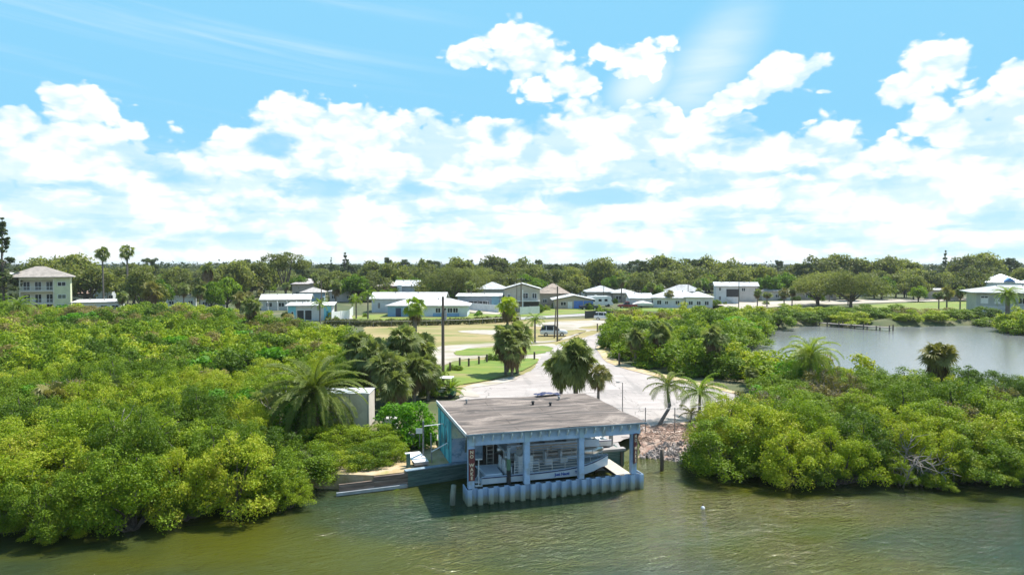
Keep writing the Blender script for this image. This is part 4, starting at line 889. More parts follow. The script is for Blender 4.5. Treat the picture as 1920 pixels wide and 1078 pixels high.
def scatter(poly, r0, kr, seed, ymin=0, ymax=999, maxn=999):
    r = random.Random(seed); xs = [p[0] for p in poly]; ys = [p[1] for p in poly]; out = []
    P = np.array([(r.uniform(min(xs), max(xs)), r.uniform(min(ys), max(ys))) for _ in range(30000)])
    ins = sdf(P[:, 0], P[:, 1], poly) < 0
    for x, y in P[ins]:
        if not (ymin <= y < ymax) or abs(x) > .80 * y + 4: continue
        d = r0 + kr * max(0, y - 35)
        if any((x - a) ** 2 + (y - b) ** 2 < d * d for a, b in out): continue
        if any((x - a) ** 2 + (y - b) ** 2 < q * q for a, b, q in keep_out): continue
        out.append((x, y))
    return out
gl = {'m': ('mangrove_bush', 'yellow green mangrove bush', 'bush'), 'd': ('buttonwood_bush', 'deep green buttonwood bush', 'bush'), 'y': ('dry_bush', 'dry half bare brown bush', 'bush'), 'l': ('seagrape_bush', 'bright lime green seagrape bush', 'bush')}
side_txt = {'L': 'thicket left of the boathouse', 'R': 'thicket right of the boathouse', 'P': 'belt of bushes behind the pond'}
cnt = {}
def bushes(pts, side, seed, probs, hs=1.0):
    r = random.Random(seed)
    for x, y in pts:
        patch = math.sin(x * .21 + 1.3 * seed) * math.cos(y * .17 + seed) ; k = r.random() + patch * .22
        near_ = landsd(np.array([x]), np.array([y]))[0] < 3.2; k = min(k, probs[1] - .01) if near_ and r.random() < .85 else k
        kind = 'm' if k < probs[0] else 'd' if k < probs[1] else 'y' if k < probs[2] else 'l'
        arr = (PB_ if y < 66 else PF_)[kind]; lm, tm = r.choice(arr)
        s = (0.84 + .0052 * max(0, y - 35)) * r.uniform(.85, 1.25); sh = (.92 + .12 * math.sin(x * .31 + y * .2)) * r.uniform(.86, 1.1) * hs
        if y > 66: sh = (0.98 + .0016 * (y - 60)) * r.uniform(.82, 1.12) * hs
        z = gz(x, y)
        nm, lab, cat = gl[kind]
        sd2 = 'P' if (side == 'R' and y > 146) else side
        if sd2 == 'P': sh *= .62; s *= .9
        zone = '' if sd2 == 'P' else 'along the waterline of the ' if landsd(np.array([x]), np.array([y]))[0] < 3.2 else 'in the near half of the ' if y < 64 else 'in the middle of the ' if y < 98 else 'at the far side of the '
        zt_ = (zone or 'in the ') + side_txt[sd2]
        place_tree(nm, lm, tm, (x, y, max(z, -.1) - .15 + (.45 if zone.startswith('along') else 0)), r.uniform(0, 6.28), (s, s, sh), f'{lab} {zt_}', f'{lab}es {zt_}', cat, 'foliage', 'stems')
        cnt[nm] = cnt.get(nm, 0) + 1
_s = [xy(G(x, y, 0)) for x, y in ((625, 936), (560, 946), (450, 962), (300, 986), (150, 1002), (0, 1020))]; left_poly = _s + left_poly[6:]
_s = [xy(G(x, y, 0)) for x, y in ((1335, 886), (1370, 900), (1500, 908), (1700, 912), (1920, 916), (2100, 914))]; right_poly = _s + right_poly[6:]
ptsL = scatter(left_poly, 2.05, .030, 1); ptsR = scatter(right_poly, 2.0, .030, 2)
bushes(ptsL, 'L', 1, (.50, .77, .94)); bushes(ptsR, 'R', 2, (.56, .80, .96), .92)
# bank peninsula at the right of the pond, far bank pieces
pts = scatter([(100, 136), (99, 131), (112, 126), (130, 122), (150, 125), (130, 146), (108, 146)], 3.4, 0, 3)
for x, y in pts: place_tree('mangrove_bush', *rs.choice(PF_['m']), (x, y, .1), rs.uniform(0, 6), (1.3, 1.3, rs.uniform(.9, 1.15)), 'mangrove bush on the small point at the right end of the pond', 'mangrove bushes on the point of the pond', 'bush', 'foliage', 'stems')
print('bushes', cnt, len(ptsL), len(ptsR))
# low clumps that break the edge of the canopy along the water
def fringe(pxs, side, seed):
    r = random.Random(seed); P = [G(x, y, 0) for x, y in pxs]
    for a, b_ in zip(P, P[1:]):
        n = int((b_ - a).length / 1.25)
        for i in range(n):
            q = a.lerp(b_, (i + r.random()) / n); q.y += r.uniform(-.5, 1.3); s = r.uniform(.26, .60); kk = r.choice('mmmdd')
            if any((q.x - u) ** 2 + (q.y - v) ** 2 < (w * .8) ** 2 for u, v, w in keep_out): continue
            nm = gl[kk][0]; place_tree(nm, *r.choice(PB_[kk]), (q.x, q.y, r.uniform(.0, .7)), r.uniform(0, 6.28), (s * 1.1, s, s * r.uniform(.55, .95)), ('small yellow green' if kk == 'm' else 'small deep green') + ' mangrove clump fringing the water, ' + side, ('yellow green' if kk == 'm' else 'deep green') + ' mangrove clumps fringing the water ' + side, 'bush', 'foliage', 'stems')
fringe(((560, 946), (450, 960), (300, 984), (150, 1000), (-20, 1020)), 'left of the boathouse', 7)
fringe(((1345, 888), (1430, 902), (1560, 909), (1700, 912), (1940, 916)), 'right of the boathouse', 8)
# single bushes one can point at
def single(kind, mesh, px, py, sc, label, z=LZ, rz=0.3):
    p = G(px, py, z); return place_tree(kind, mesh[0], mesh[1], (p.x, p.y, gz(p.x, p.y) - .1), rz, sc, label, None, 'bush', 'foliage', 'stems')
single('seagrape_bush', PB_['l'][0], 768, 825, (.86, .86, .86), 'round glossy bright green seagrape bush beside the teal wall')
M['limed'] = M['lime']
single('mangrove_bush', PB_['m'][1], 706, 846, (.80, .6, .40), 'dense mangrove bush leaning over the brown seawall', 1.0)
single('mangrove_bush', PB_['m'][2], 630, 852, (.9, .7, .46), 'wide mangrove bush at the left end of the brown seawall', 0.6)
single('mangrove_bush', PB_['m'][4], 655, 872, (.85, .55, .42), 'low mangrove bush just behind the stepped end of the brown seawall', 1.0)
single('mangrove_bush', PB_['d'][1], 692, 866, (.85, .55, .46), 'low deep green bush behind the middle of the brown seawall', 1.1)
single('mangrove_bush', PB_['m'][1], 724, 858, (.66, .5, .42), 'low mangrove bush beside the sandy patch at the seawall', 1.1)
single('mangrove_bush', PB_['m'][0], 560, 900, (1.0, .9, .60), 'mangrove bush hanging over the water left of the seawall', 0.4)
single('mangrove_bush', PB_['m'][3], 1322, 864, (.5, .5, .42), 'low mangrove bush at the right end of the riprap', 0.4)
single('shrub', PB_['s'][0], 1225, 856, .32, 'small green shrub growing among the riprap rocks', 0.9)
single('shrub', PB_['s'][0], 1262, 878, .22, 'tiny green shrub at the waterline beside the dark piling', 0.3)
single('shrub', PB_['s'][0], 1192, 842, .4, 'green shrub behind the right corner post of the boathouse', 1)
single('shrub', PB_['m'][2], 745, 880, (.3, .3, .22), 'low yellow green shrub at the straw patch by the seawall', 1.1)
single('shrub', PB_['s'][0], 852, 695, .62, 'clipped round shrub between the wooden bollards')
single('shrub', PB_['s'][0], 816, 704, .6, 'small shrub at the foot of the tall utility pole')
single('shrub', PB_['s'][0], 925, 676, .75, 'dark round shrub next to the palm clump on the grass verge')
single('shrub', PB_['s'][0], 1135, 595, 1.9, 'big bright shrub beside the dark screen fence near the white car', rz=1)
# bare branches over the water on the right
def bare(px, py, H, label, seed, z=0.3):
    p = G(px, py, z); rng = np.random.default_rng(seed); mb = MB()
    e = empty('dead_mangrove', (p.x, p.y, .1), 0, label, 'dead tree')
    for b in range(6):
        a = rng.uniform(0, 6.28); q = Vector((.4 * math.cos(a), .4 * math.sin(a), -.3)); d = Vector((math.cos(a) * .5, math.sin(a) * .5 - .3, 1)).normalized(); pts = [q]
        for i in range(6): d = (d + Vector(rng.normal(size=3)) * .33).normalized(); q = q + d * H / 6; pts.append(q)
        mb.tube(pts, [.07 * (1 - i / 7) for i in range(7)], 5, False)
        for i in range(2, 7):
            for k in range(3):
                d2 = (d + Vector(rng.normal(size=3)) * .9).normalized(); t1 = pts[i] + d2 * H * .16; mb.tube([pts[i], t1, t1 + (d2 + Vector(rng.normal(size=3)) * .5) * H * .12], [.03, .018, .008], 3, False)
    mb.build('branches', M['deadwood'], e, fix=False)
bare(1700, 900, 3.2, 'bleached bare mangrove roots and branches at the waterline on the right', 1)
bare(1735, 905, 2.6, 'smaller bare mangrove branch dipping to the water on the right', 2)
bare(1530, 830, 4.6, 'grey leafless branches poking out of the right thicket', 3, 1)
bare(240, 900, 4.8, 'grey leafless branches poking out of the left thicket near the shore', 4, 1)
bare(545, 800, 4.4, 'dead twigs beside the left date palm', 5, 1)

# ================================================================ PALMS
def zat(py, Y): return at(960, py, Y).z
# big date palm left of the trailer
p = Vector((-14.2, 48.6, .9)); c = at(588, 735, 48.6); Hh = c.z - .9
dp = feather_palm('date', 1, Hh, 70, 4.5, 1.25, 38, .58, .04, (-.7, 1.35), 'frond', (0, 0), .28, .26, dead=8, hang=.3)
put('date_palm', dp, (c.x, 48.6, .9), .4, 1, 'large drooping date palm in front of the beige trailer')
# date palm on the right by the pond
Y = 62.0; c = at(1520, 668, Y); dp2 = feather_palm('date', 2, c.z - LZ, 54, 3.4, 1.9, 28, .5, .032, (-.6, 1.45), 'frondb', r0=.32, r1=.3, dead=10, vee=.5, hang=.4)
put('date_palm', dp2, (c.x, Y, LZ), 0, 1, 'arching yellow green date palm in front of the pond')
Y = 128.0; c = at(35, 572, Y); put('date_palm', dp2, (c.x, Y, LZ - .5), 1.0, 1.2, 'date palm at the far left in front of the cream apartment house')
Y = 140.0; c = at(1890, 552, Y); cp = feather_palm('canary', 3, c.z - LZ, 46, 3.2, 1.4, 20, .55, .05, (-.5, 1.4), 'frondb', r0=.45, r1=.38, hang=.3)
put('date_palm', cp, (c.x, Y, LZ), 0, 1, 'stout date palm in front of the grey stilt house')
# sabal palms behind the boathouse
def sabal_at(px, pc, Y, label, seed, sc=1.0, mat='fan', group=None, nf=34, skirt=16, lean=(0, 0), zb=LZ, R=.95, pet=1.0, ns=15, skl=1.0, r0=.17, elr=(-.85, 1.4), hang=.30, smat='skirt'):
    c = at(px, pc, Y); H = c.z - zb
    ms = fan_palm('sabal', seed, H / sc, nf, pet, R, ns, mat, skirt, (lean[0] / sc, lean[1] / sc), r0=r0, r1=r0 * .85, skl=skl, elr=elr, hang=hang, smat=smat)
    return put('sabal_palm', ms, (c.x - lean[0], Y - lean[1], zb), seed * 1.7 if lean == (0, 0) else 0, sc, label, group)
sabal_at(1080, 672, 56, 'tall full sabal palm standing right behind the boathouse roof', 11, 1.12, nf=92, skirt=44, ns=17, pet=.95, elr=(-1.3, 1.4), smat='fan')
sabal_at(1052, 684, 57.5, 'sabal palm half hidden at the left of the tall palm behind the roof', 12, .9, nf=60, skirt=30, elr=(-1.3, 1.3), smat='fan')
sabal_at(1122, 700, 54.5, 'small yellowing sabal palm on the right of the palm trio behind the roof', 13, .68, 'fany', nf=26, skirt=12, elr=(-1.2, 1.2))
# clump on grass verge
sabal_at(948, 632, 76, 'left palm of the dense palm clump on the grass verge', 14, 1.05, nf=56, skirt=46, elr=(-1.25, 1.3), skl=1.25)
sabal_at(970, 628, 77.5, 'right palm of the dense palm clump on the grass verge', 15, 1.08, nf=56, skirt=46, elr=(-1.25, 1.3), skl=1.25)
sabal_at(960, 648, 75, 'short middle palm of the dense palm clump on the grass verge', 16, .95, nf=44, skirt=40, elr=(-1.3, 1.2), skl=1.3)
sabal_at(952, 574, 78, 'tall thin palm rising above the palm clump on the verge', 17, .85, nf=26, skirt=10, mat='frondb', r0=.16)
sabal_at(778, 576, 84, 'tall palm with a ragged grey trunk above the left palm grove', 18, .9, nf=24, skirt=10, mat='frondb', r0=.3)
# grove behind the trailer
for i, (px, pc, Y, s) in enumerate(((700, 668, 60, 1.05), (728, 690, 57, 1.0), (755, 640, 62, 1.05), (788, 655, 64, 1.0), (776, 690, 60, .9), (672, 650, 64, .95), (742, 720, 56, .8), (802, 690, 62, .8))):
    sabal_at(px, pc, Y, ('leftmost tall palm of the grove behind the trailer', 'shaggy palm directly right of the trailer', 'highest palm in the grove behind the trailer', 'palm at the right edge of the grove near the utility pole', 'middle palm low in the grove right of the trailer',
             'palm behind the large date palm on the left', 'low palm at the front of the grove beside the seagrape bush', 'small palm at the right foot of the grove')[i], 20 + i, s * 1.08, nf=58, skirt=34, elr=(-1.0, 1.4), zb=LZ, mat='fan')
single('sabal_shrub', PB_['d'][1], 806, 745, (.7, .7, .8), 'leafy green bush at the right foot of the palm grove')
# left thicket palms poking through
for i, (px, pc, Y, mt) in enumerate(((100, 752, 50, 'fany'), (215, 742, 54, 'fan'), (470, 572, 112, 'fan'), (500, 760, 52, 'fan'))):
    sabal_at(px, pc, Y, ('wind blown palm crown at the left edge of the left thicket', 'palm crown half buried in the middle of the left thicket', 'dark palm at the far edge of the left thicket', 'palm crown sunk in the thicket left of the date palm')[i], 30 + i, 1.0 + .1 * (i == 2), mt, skirt=10, zb=.5)
# right palms
for i, (px, pc, Y, s) in enumerate(((1192, 632, 84, .9), (1236, 622, 83, 1.0), (1338, 632, 76, 1.0), (1758, 668, 56, .92), (1300, 640, 92, .9), (1410, 700, 66, .5))):
    sabal_at(px, pc, Y, ('leftmost sabal palm at the edge of the right hand thicket by the road', 'sabal palm with a tall trunk second from the road in the right thicket', 'sabal palm with a pale crown above the right end of the paving', 'shaggy grey crowned sabal palm in front of the pond on the right', 'palm crown deep in the thicket beyond the paving', 'small fan palm beside the sandy shoulder')[i], 40 + i, s, mat=('fan', 'fan', 'fan', 'fany', 'fan', 'fan')[i], nf=44, skirt=(22, 22, 12, 40, 12, 4)[i], smat='skirt')
# coconut palms beside fence
c = at(1252, 722, 53.5); base = G(1232, 800); H = c.z - LZ
co1 = feather_palm('coco', 51, H, 17, 2.1, 1.3, 24, .42, .028, (-.35, 1.4), 'frond', (0, 0), .11, .07, vee=.1, hang=.55, trunk=False)
e = put('coconut_palm', (co1[0], None, None), (base.x, base.y, LZ), 0, 1, 'leaning coconut palm with a bent trunk beside the chain link fence')
off = Vector((c.x - base.x, c.y - base.y))
for ch in e.children: ch.location = (off.x, off.y, 0)
mb = MB(); mb.tube([(0, 0, -.2), (.45, .1, .6), (.95, .25, 1.35), (1.02, .3, 1.6), (off.x, off.y, H * .8), (off.x, off.y, H)], [.17, .14, .12, .13, .1, .07], 8); o = mb.build('trunk', M['palmbark'], e)
c = at(1312, 735, 54.5); co2 = feather_palm('coco', 52, c.z - LZ, 20, 2.5, 1.35, 26, .5, .03, (-.3, 1.4), 'frondb', (0, 0), .13, .09, vee=.1, hang=.55)
put('coconut_palm', co2, (c.x, c.y, LZ), 0, 1, 'upright coconut palm with hanging fronds at the end of the chain link fence')
c = at(1296, 780, 52); co3 = feather_palm('coco', 53, 1.0, 12, 1.3, 1.2, 16, .3, .025, (-.1, 1.4), 'fany', (0, 0), .07, .05, vee=.1, hang=.5)
put('coconut_palm', co3, (c.x, c.y, LZ), 0, 1, 'young yellowish palm at the foot of the upright coconut palm')
p = G(1003, 642); c = at(1005, 600, p.y); co4 = feather_palm('coco', 54, c.z - LZ, 15, 1.9, 1.3, 16, .45, .04, (-.3, 1.4), 'frondb', (0, 0), .16, .12, vee=.2, hang=.5)
put('coconut_palm', co4, (p.x, p.y, LZ), 0, 1, 'single young palm on the grass left of the parked white car with the dark roof')
p = G(845, 745); co5 = feather_palm('pal', 55, .6, 22, 1.5, .9, 16, .4, .035, (.1, 1.4), 'frondb', (0, 0), .15, .12, vee=.3, hang=.3)
put('low_palm', co5, (p.x, p.y, LZ), 0, 1, 'low spiky palmetto beside the golf cart')
# ================================================================ NEIGHBOURHOOD TREES
def oak_mesh(name, seed, R=6, H=10, n=5200, size=.38, mat='oak', ncl=40, trunkr=.4, base=.28, flat=.75, clr=(1.3, 2.1)):
    rng = np.random.default_rng(seed); C = []; Rr = []
    for i in range(ncl):
        th = rng.uniform(0, 6.28); u = rng.random(); rr = (.35 + .65 * u ** .5); ph = math.acos(rng.uniform(0, 1)); lump = 1 + .25 * math.sin(th * 2 + seed) + .15 * math.sin(th * 5 + seed * 3)
        C.append((R * rr * math.sin(ph) * math.cos(th) * lump, R * rr * math.sin(ph) * math.sin(th) * lump, H * base + 1 + (H * (1 - base) - 1.5) * math.cos(ph) * rr)); Rr.append(rng.uniform(*clr) * R / 6)
    lm = quads_mesh(name, leaf_quads(C, Rr, n, size, rng, shell=.4, upb=.3, flat=flat), M[mat])
    mb = MB(); limbs(mb, (0, 0, H * .15), [tuple(C[j]) for j in rng.choice(len(C), 9, replace=False)], trunkr * .6, rng, wob=.3); mb.tube([(0, 0, -.3), (0, 0, H * .3)], [trunkr, trunkr * .7], 7)
    return lm, mb.mesh(name + '_t', M['bark'])
def pine_mesh(name, seed, H=15, R=4.2, n=3400, size=.3, ncl=24, mat='pine', conic=False, low=.5):
    rng = np.random.default_rng(seed); C = []; Rr = []
    for i in range(ncl):
        t = rng.random(); th = rng.uniform(0, 6.28)
        if conic: z = H * (low + (1 - low) * t); r = R * (1 - t) * rng.uniform(.5, 1); k = .9 * (1 - t * .6)
        else: z = H * (low + (1 - low) * t ** .7); r = R * math.sqrt(max(.05, 1 - (abs((z / H - .82)) / .4) ** 2)) * rng.uniform(.3, 1); k = rng.uniform(.8, 1.35)
        C.append((r * math.cos(th), r * math.sin(th), z)); Rr.append(k)
    lm = quads_mesh(name, leaf_quads(C, Rr, n, size, rng, shell=.5, upb=.2, flat=.6), M[mat])
    mb = MB(); mb.tube([(0, 0, -.3), (rng.uniform(-.4, .4), rng.uniform(-.4, .4), H * .6), (0, 0, H * .95)], [.28, .2, .06], 6)
    for c, z in zip(C, Rr): mb.tube([(0, 0, c[2] - 1.2), (c[0] * .6, c[1] * .6, c[2] - .5), c], [.09, .06, .03], 3, False)
    return lm, mb.mesh(name + '_t', M['bark'])
OAK = [oak_mesh('oak', 100 + i, (6, 5.2, 7)[i % 3], (10, 11, 9.5)[i % 3], mat='oak') for i in range(4)]
BRT = [oak_mesh('bright', 110 + i, (4.6, 5.2)[i % 2], (8, 9)[i % 2], mat='oak2', n=4200) for i in range(3)]
PIN = [pine_mesh('pine', 120 + i, 15, (4.2, 3.4, 5)[i]) for i in range(3)]
SAB = [fan_palm('sab_far', 130 + i, (5.5, 7.0, 4.2)[i], 24, .9, 1.1, 9, ('fan', 'fan', 'fany')[i], 12, r0=.2) for i in range(3)]
trees_taken = []
def free(x, y, r): return all((x - a) ** 2 + (y - b) ** 2 > (r + q) ** 2 for a, b, q in trees_taken)
houses_at = []     # filled by hand: (px0, px1, base_y)
HS = [(10, 135, 590, 14), (135, 225, 580, 8), (250, 360, 566, 8), (485, 580, 573, 10), (540, 655, 600, 9), (555, 610, 562, 8), (700, 830, 585, 9), (720, 880, 592, 9), (738, 785, 552, 8), (850, 935, 577, 9), (900, 950, 565, 8),
      (945, 1012, 585, 9), (1010, 1066, 575, 10), (1035, 1112, 580, 9), (1100, 1195, 568, 9), (1180, 1320, 576, 10), (1275, 1335, 576, 8), (1340, 1422, 570, 9), (1490, 1572, 558, 10), (1690, 1800, 545, 14), (1745, 1800, 556, 8), (1826, 1990, 590, 12), (1842, 1960, 560, 10), (618, 655, 566, 8), (800, 850, 557, 8), (660, 700, 556, 8), (1212, 1246, 556, 8), (1428, 1482, 563, 8), (1062, 1098, 556, 8), (1590, 1640, 556, 9)]
def near_house(x, y):
    for a, b, py, dep in HS:
        p0, p1 = G(a, py), G(b, py)
        if p0.x - 2.5 < x < p1.x + 2.5 and p0.y - 3 < y < p0.y + dep + 3: return True
        # keep the sight line just in front of each house open
        xx = x * p0.y / y
        if p0.x < xx < p1.x and p0.y - 16 < y < p0.y: return True
    return False
r = random.Random(77); T = {'oak': 0, 'bright': 0, 'pine': 0, 'sabal': 0}
open_px = [(1560, 1850, 566, 592), (640, 1340, 572, 640), (1340, 1500, 562, 585)]
def blocked(x, y, h):
    if near_house(x, y): return True
    px = 960 + FPX * x / y; pyb = HOR + FPX * (CAM_Z - LZ) / y
    for a, b, c, d in open_px:
        if a < px < b and c < pyb < d: return True
    return False
grp = {'oak': ('oak_tree', 'grey green live oak', 'live oaks'), 'bright': ('broadleaf_tree', 'bright green broadleaf tree', 'bright broadleaf trees'),
       'pine': ('pine_tree', 'tall dark pine', 'tall pines'), 'sabal': ('sabal_palm', 'shaggy sabal palm', 'sabal palms')}
def zone(x, y):
    px = 960 + FPX * x / y; h = 'near the cream apartment house' if px < 330 else 'behind the turquoise and blue houses' if px < 900 else 'around the tan houses at the centre' if px < 1330 else 'behind the pond'
    return h + (' on the nearer rows' if y < 300 else ' on the far rows')
def bg(kind, x, y, s, sz=None, label=None):
    nm, lab, g = grp[kind]; T[kind] += 1; z_ = zone(x, y)
    ms = {'oak': OAK, 'bright': BRT, 'pine': PIN, 'sabal': SAB}[kind]; m_ = ms[r.randrange(len(ms))]
    if kind == 'sabal': put(nm, m_, (x, y, LZ), r.uniform(0, 6), (s, s, s), label or lab + ' ' + z_, None if label else g + ' ' + z_)
    else: place_tree(nm, m_[0], m_[1], (x, y, LZ), r.uniform(0, 6), (s, s, sz or s), label or lab + ' ' + z_, None if label else g + ' ' + z_)
    trees_taken.append((x, y, 3 * s))
# rows between and behind the houses
tries = 0; n_bg = 0
while n_bg < 640 and tries < 16000:
    tries += 1; u = r.random(); y = 185 + 265 * u ** .8; x = r.uniform(-.8, .8) * y
    px = 960 + FPX * x / y
    k = r.random(); kind = 'oak' if k < .46 else 'bright' if k < .76 else 'pine' if k < .82 else 'sabal'
    if kind == 'pine' and y < 280: continue
    if y < 240 and kind == 'oak' and r.random() < .5: kind = 'sabal'
    if T[kind] >= (275, 190, 45, 130)[('oak', 'bright', 'pine', 'sabal').index(kind)]: continue
    s = r.uniform(.68, 1.12) * (.9 if y > 300 else 1) * (.62 if y < 230 and kind != 'sabal' else 1)
    if blocked(x, y, 10) or not free(x, y, 1.0 * s): continue
    bg(kind, x, y, s); n_bg += 1
print('bg', T, tries)
def T_at(kind, px, ptop, Y, H0, label, xs=1.0):
    c = at(px, ptop, Y); s = (c.z - LZ) / H0; bg(kind, c.x, Y, s * xs, s, label)
umb = oak_mesh('umbrella', 140, 6.4, 17, 5200, .3, 'oak', 44, .45, .60, .5, (1.0, 1.7))
c = at(535, 472, 238); place_tree('tall_pine_tree', *umb, (c.x, 238, LZ), 0, (1.05, 1.05, (c.z - LZ) / 16.6), 'tall open crowned tree standing above the roofs left of centre', None)
big = oak_mesh('lawn_oak', 141, 8.6, 11, 14000, .22, 'oak', 90, .5, .36, .8, (1.0, 1.8))
c = at(1596, 522, 196); place_tree('oak_tree', *big, (c.x, 196, LZ), 0, (1, 1, .95), 'broad live oak standing on the bright lawn behind the pond', None)
c = at(1540, 530, 204); place_tree('oak_tree', *big, (c.x, 206, LZ), 2, (1.0, 1.0, .9), 'wide grey oak left of the lawn oak behind the pond', None)
c = at(822, 520, 175); place_tree('oak_tree', *big, (c.x, 215, LZ), 1, (1.05, .9, 1.05), 'large oak spreading behind the blue house roof', None)
c = at(890, 528, 225); place_tree('oak_tree', *big, (c.x, 240, LZ), 4, (.8, .8, 1.0), 'dark oak to the right of the blue house', None)
for i, (px, py, Y, H0) in enumerate(((75, 490, 210, 10), (140, 483, 225, 10), (165, 492, 200, 10), (250, 505, 215, 9), (330, 505, 240, 10), (440, 492, 240, 10), (470, 487, 260, 10), (700, 492, 300, 10), (790, 490, 280, 10), (735, 495, 250, 10), (1240, 484, 300, 10), (1275, 488, 290, 10), (1330, 482, 310, 10), (1375, 488, 300, 10), (1520, 483, 300, 10), (1560, 480, 310, 10), (1610, 482, 310, 10), (1668, 486, 300, 10), (1700, 489, 310, 10), (1820, 484, 300, 10), (1845, 479, 310, 10), (860, 486, 300, 10), (925, 483, 310, 10), (985, 486, 320, 10), (1130, 488, 280, 10))):
    T_at('oak', px, py, Y, H0, None)
for px, py, Y in ((730, 482, 330), (880, 486, 360), (925, 481, 340), (945, 483, 345), (980, 484, 350), (1010, 486, 380), (1135, 488, 300), (1237, 480, 320), (1330, 484, 340), (1460, 486, 380), (1610, 484, 380), (1850, 480, 340), (1880, 486, 360), (790, 486, 350)):
    T_at('pine', px, py + 2, Y, 15.2, None, .62)
# named singles on the skyline
nf_ = pine_mesh('norfolk', 150, 26, 4.6, 6000, .3, 70, 'pine', True, .2)
c = at(4, 406, 165); place_tree('norfolk_pine', *nf_, (c.x, 165, LZ), 0, (1, 1, (c.z - LZ) / 26), 'tall dark norfolk pine at the extreme left edge of the picture', None)
cn = pine_mesh('conifer', 151, 16, 3.2, 3000, .28, 40, 'pine', True, .35)
c = at(647, 474, 330); place_tree('conifer_tree', *cn, (c.x, 330, LZ), 0, (1.1, 1.1, (c.z - LZ) / 16), 'pointed conifer breaking the skyline left of centre', None)
c = at(621, 483, 330); place_tree('conifer_tree', *cn, (c.x, 330, LZ), 1, (.5, .5, (c.z - LZ) / 16), 'narrow small conifer on the skyline left of the pointed one', None)
c = at(1773, 470, 330); place_tree('conifer_tree', *cn, (c.x, 330, LZ), 2, (.8, .8, (c.z - LZ) / 16), 'slim dark conifer on the skyline at the right', None)
for px, pc, Y, lab in ((192, 474, 195, 'left one of two very tall thin fan palms above the treeline'), (238, 471, 195, 'right one of two very tall thin fan palms above the treeline'), (390, 502, 200, 'fan palm with a brown skirt above the left treeline')):
    sabal_at(px, pc, Y, lab, int(px) % 17 + 60, 1.25, nf=28, skirt=(8 if px < 300 else 30), ns=9, r0=.2, R=1.0, skl=1.0 if px < 300 else 1.6, smat='fan' if px < 300 else 'skirt')
c = at(1045, 492, 420); place_tree('broadleaf_tree', *BRT[0], (c.x, 420, LZ), 0, (1.0, 1.0, 1.35), 'yellow flowering tree at the middle of the far treeline', None)
# palms at measured places in the neighbourhood
for i, (px, pc, pb, k_) in enumerate(((600, 568, 606, 'f'), (690, 550, 598, 'c'), (668, 560, 598, 'c'), (630, 535, 585, 's'), (1165, 525, 568, 's'), (1088, 525, 560, 's'), (1050, 525, 560, 's'), (1220, 535, 573, 's'), (1255, 552, 577, 's'), (1275, 560, 577, 's'), (990, 515, 556, 's'), (985, 560, 582, 's'),
                                (1420, 548, 576, 's'), (1438, 552, 575, 's'), (1470, 548, 575, 's'), (1485, 545, 574, 's'), (1760, 552, 583, 's'), (1775, 548, 580, 's'), (1800, 545, 582, 's'), (1555, 535, 565, 's'), (1590, 555, 572, 's'), (882, 535, 575, 's'), (230, 555, 600, 's'), (285, 545, 595, 's'), (375, 545, 590, 's'), (345, 540, 590, 's'), (450, 560, 600, 's'), (1775, 515, 545, 's'), (1310, 545, 573, 's'))):
    p = G(px, pb); c = at(px, pc, p.y); H = c.z - LZ
    if k_ == 's': m_ = SAB[i % 3]; s = H / (5.5, 7.0, 4.2)[i % 3]; e = put('sabal_palm', m_, (p.x, p.y, LZ), i, (max(s, .9), max(s, .9), s), grp['sabal'][1] + ' ' + zone(p.x, p.y), grp['sabal'][2] + ' ' + zone(p.x, p.y))
    else: s = H / 3.4; e = put('coconut_palm', co4, (p.x, p.y, LZ), i, (1.2, 1.2, s * .9), ('slim palm in front of the turquoise house', 'coconut palm right of the white fence', 'shorter coconut palm beside the turquoise house')[i % 3], None)
for i, (px, pt, Y, s_) in enumerate(((268, 518, 176, .8), (300, 524, 182, .7), (425, 520, 190, .9), (350, 522, 200, .9), (395, 528, 176, .6), (560, 520, 265, .8), (640, 515, 235, 1.0), (668, 518, 225, .9), (1150, 520, 265, .8), (1205, 518, 260, .8), (1440, 520, 240, .9), (1470, 515, 250, 1.0), (1060, 512, 300, 1.), (1640, 525, 250, .9), (1690, 520, 300, .9), (1820, 520, 250, .7), (1000, 515, 300, .9), (860, 512, 280, 1.0))):
    c = at(px, pt, Y); s = (c.z - LZ) / 8.5; k_ = 'bright' if i % 3 else 'oak'; bg(k_, c.x, Y, s_, s)
r = random.Random(31)
for a, b, py, dep in HS:
    p0, p1 = G(a, py), G(b, py)
    for k_ in range(r.randrange(2, 6)):
        x = r.uniform(p0.x - 2, p1.x + 3); y = p0.y - r.uniform(1.2, 2.5) if r.random() < .6 else p0.y + r.uniform(-1, dep); 
        if p0.x - .8 < x < p1.x + .8 and y > p0.y - 1: x = p1.x + r.uniform(1.0, 2.5)
        kk = r.choice('mmdddl'); s = r.uniform(.22, .55); z_ = zone(x, y)
        place_tree('garden_shrub', *r.choice(PF_[kk]), (x, y, LZ - .05), r.uniform(0, 6), (s, s, s * r.uniform(.7, 1.1)), {'m': 'yellow green', 'd': 'deep green', 'l': 'lime green'}[kk] + ' garden shrub ' + z_, 'garden shrubs beside the houses ' + z_ + kk.replace('m', ' yellow green').replace('d', ' deep green').replace('l', ' lime green'), 'shrub', 'foliage', 'stems')
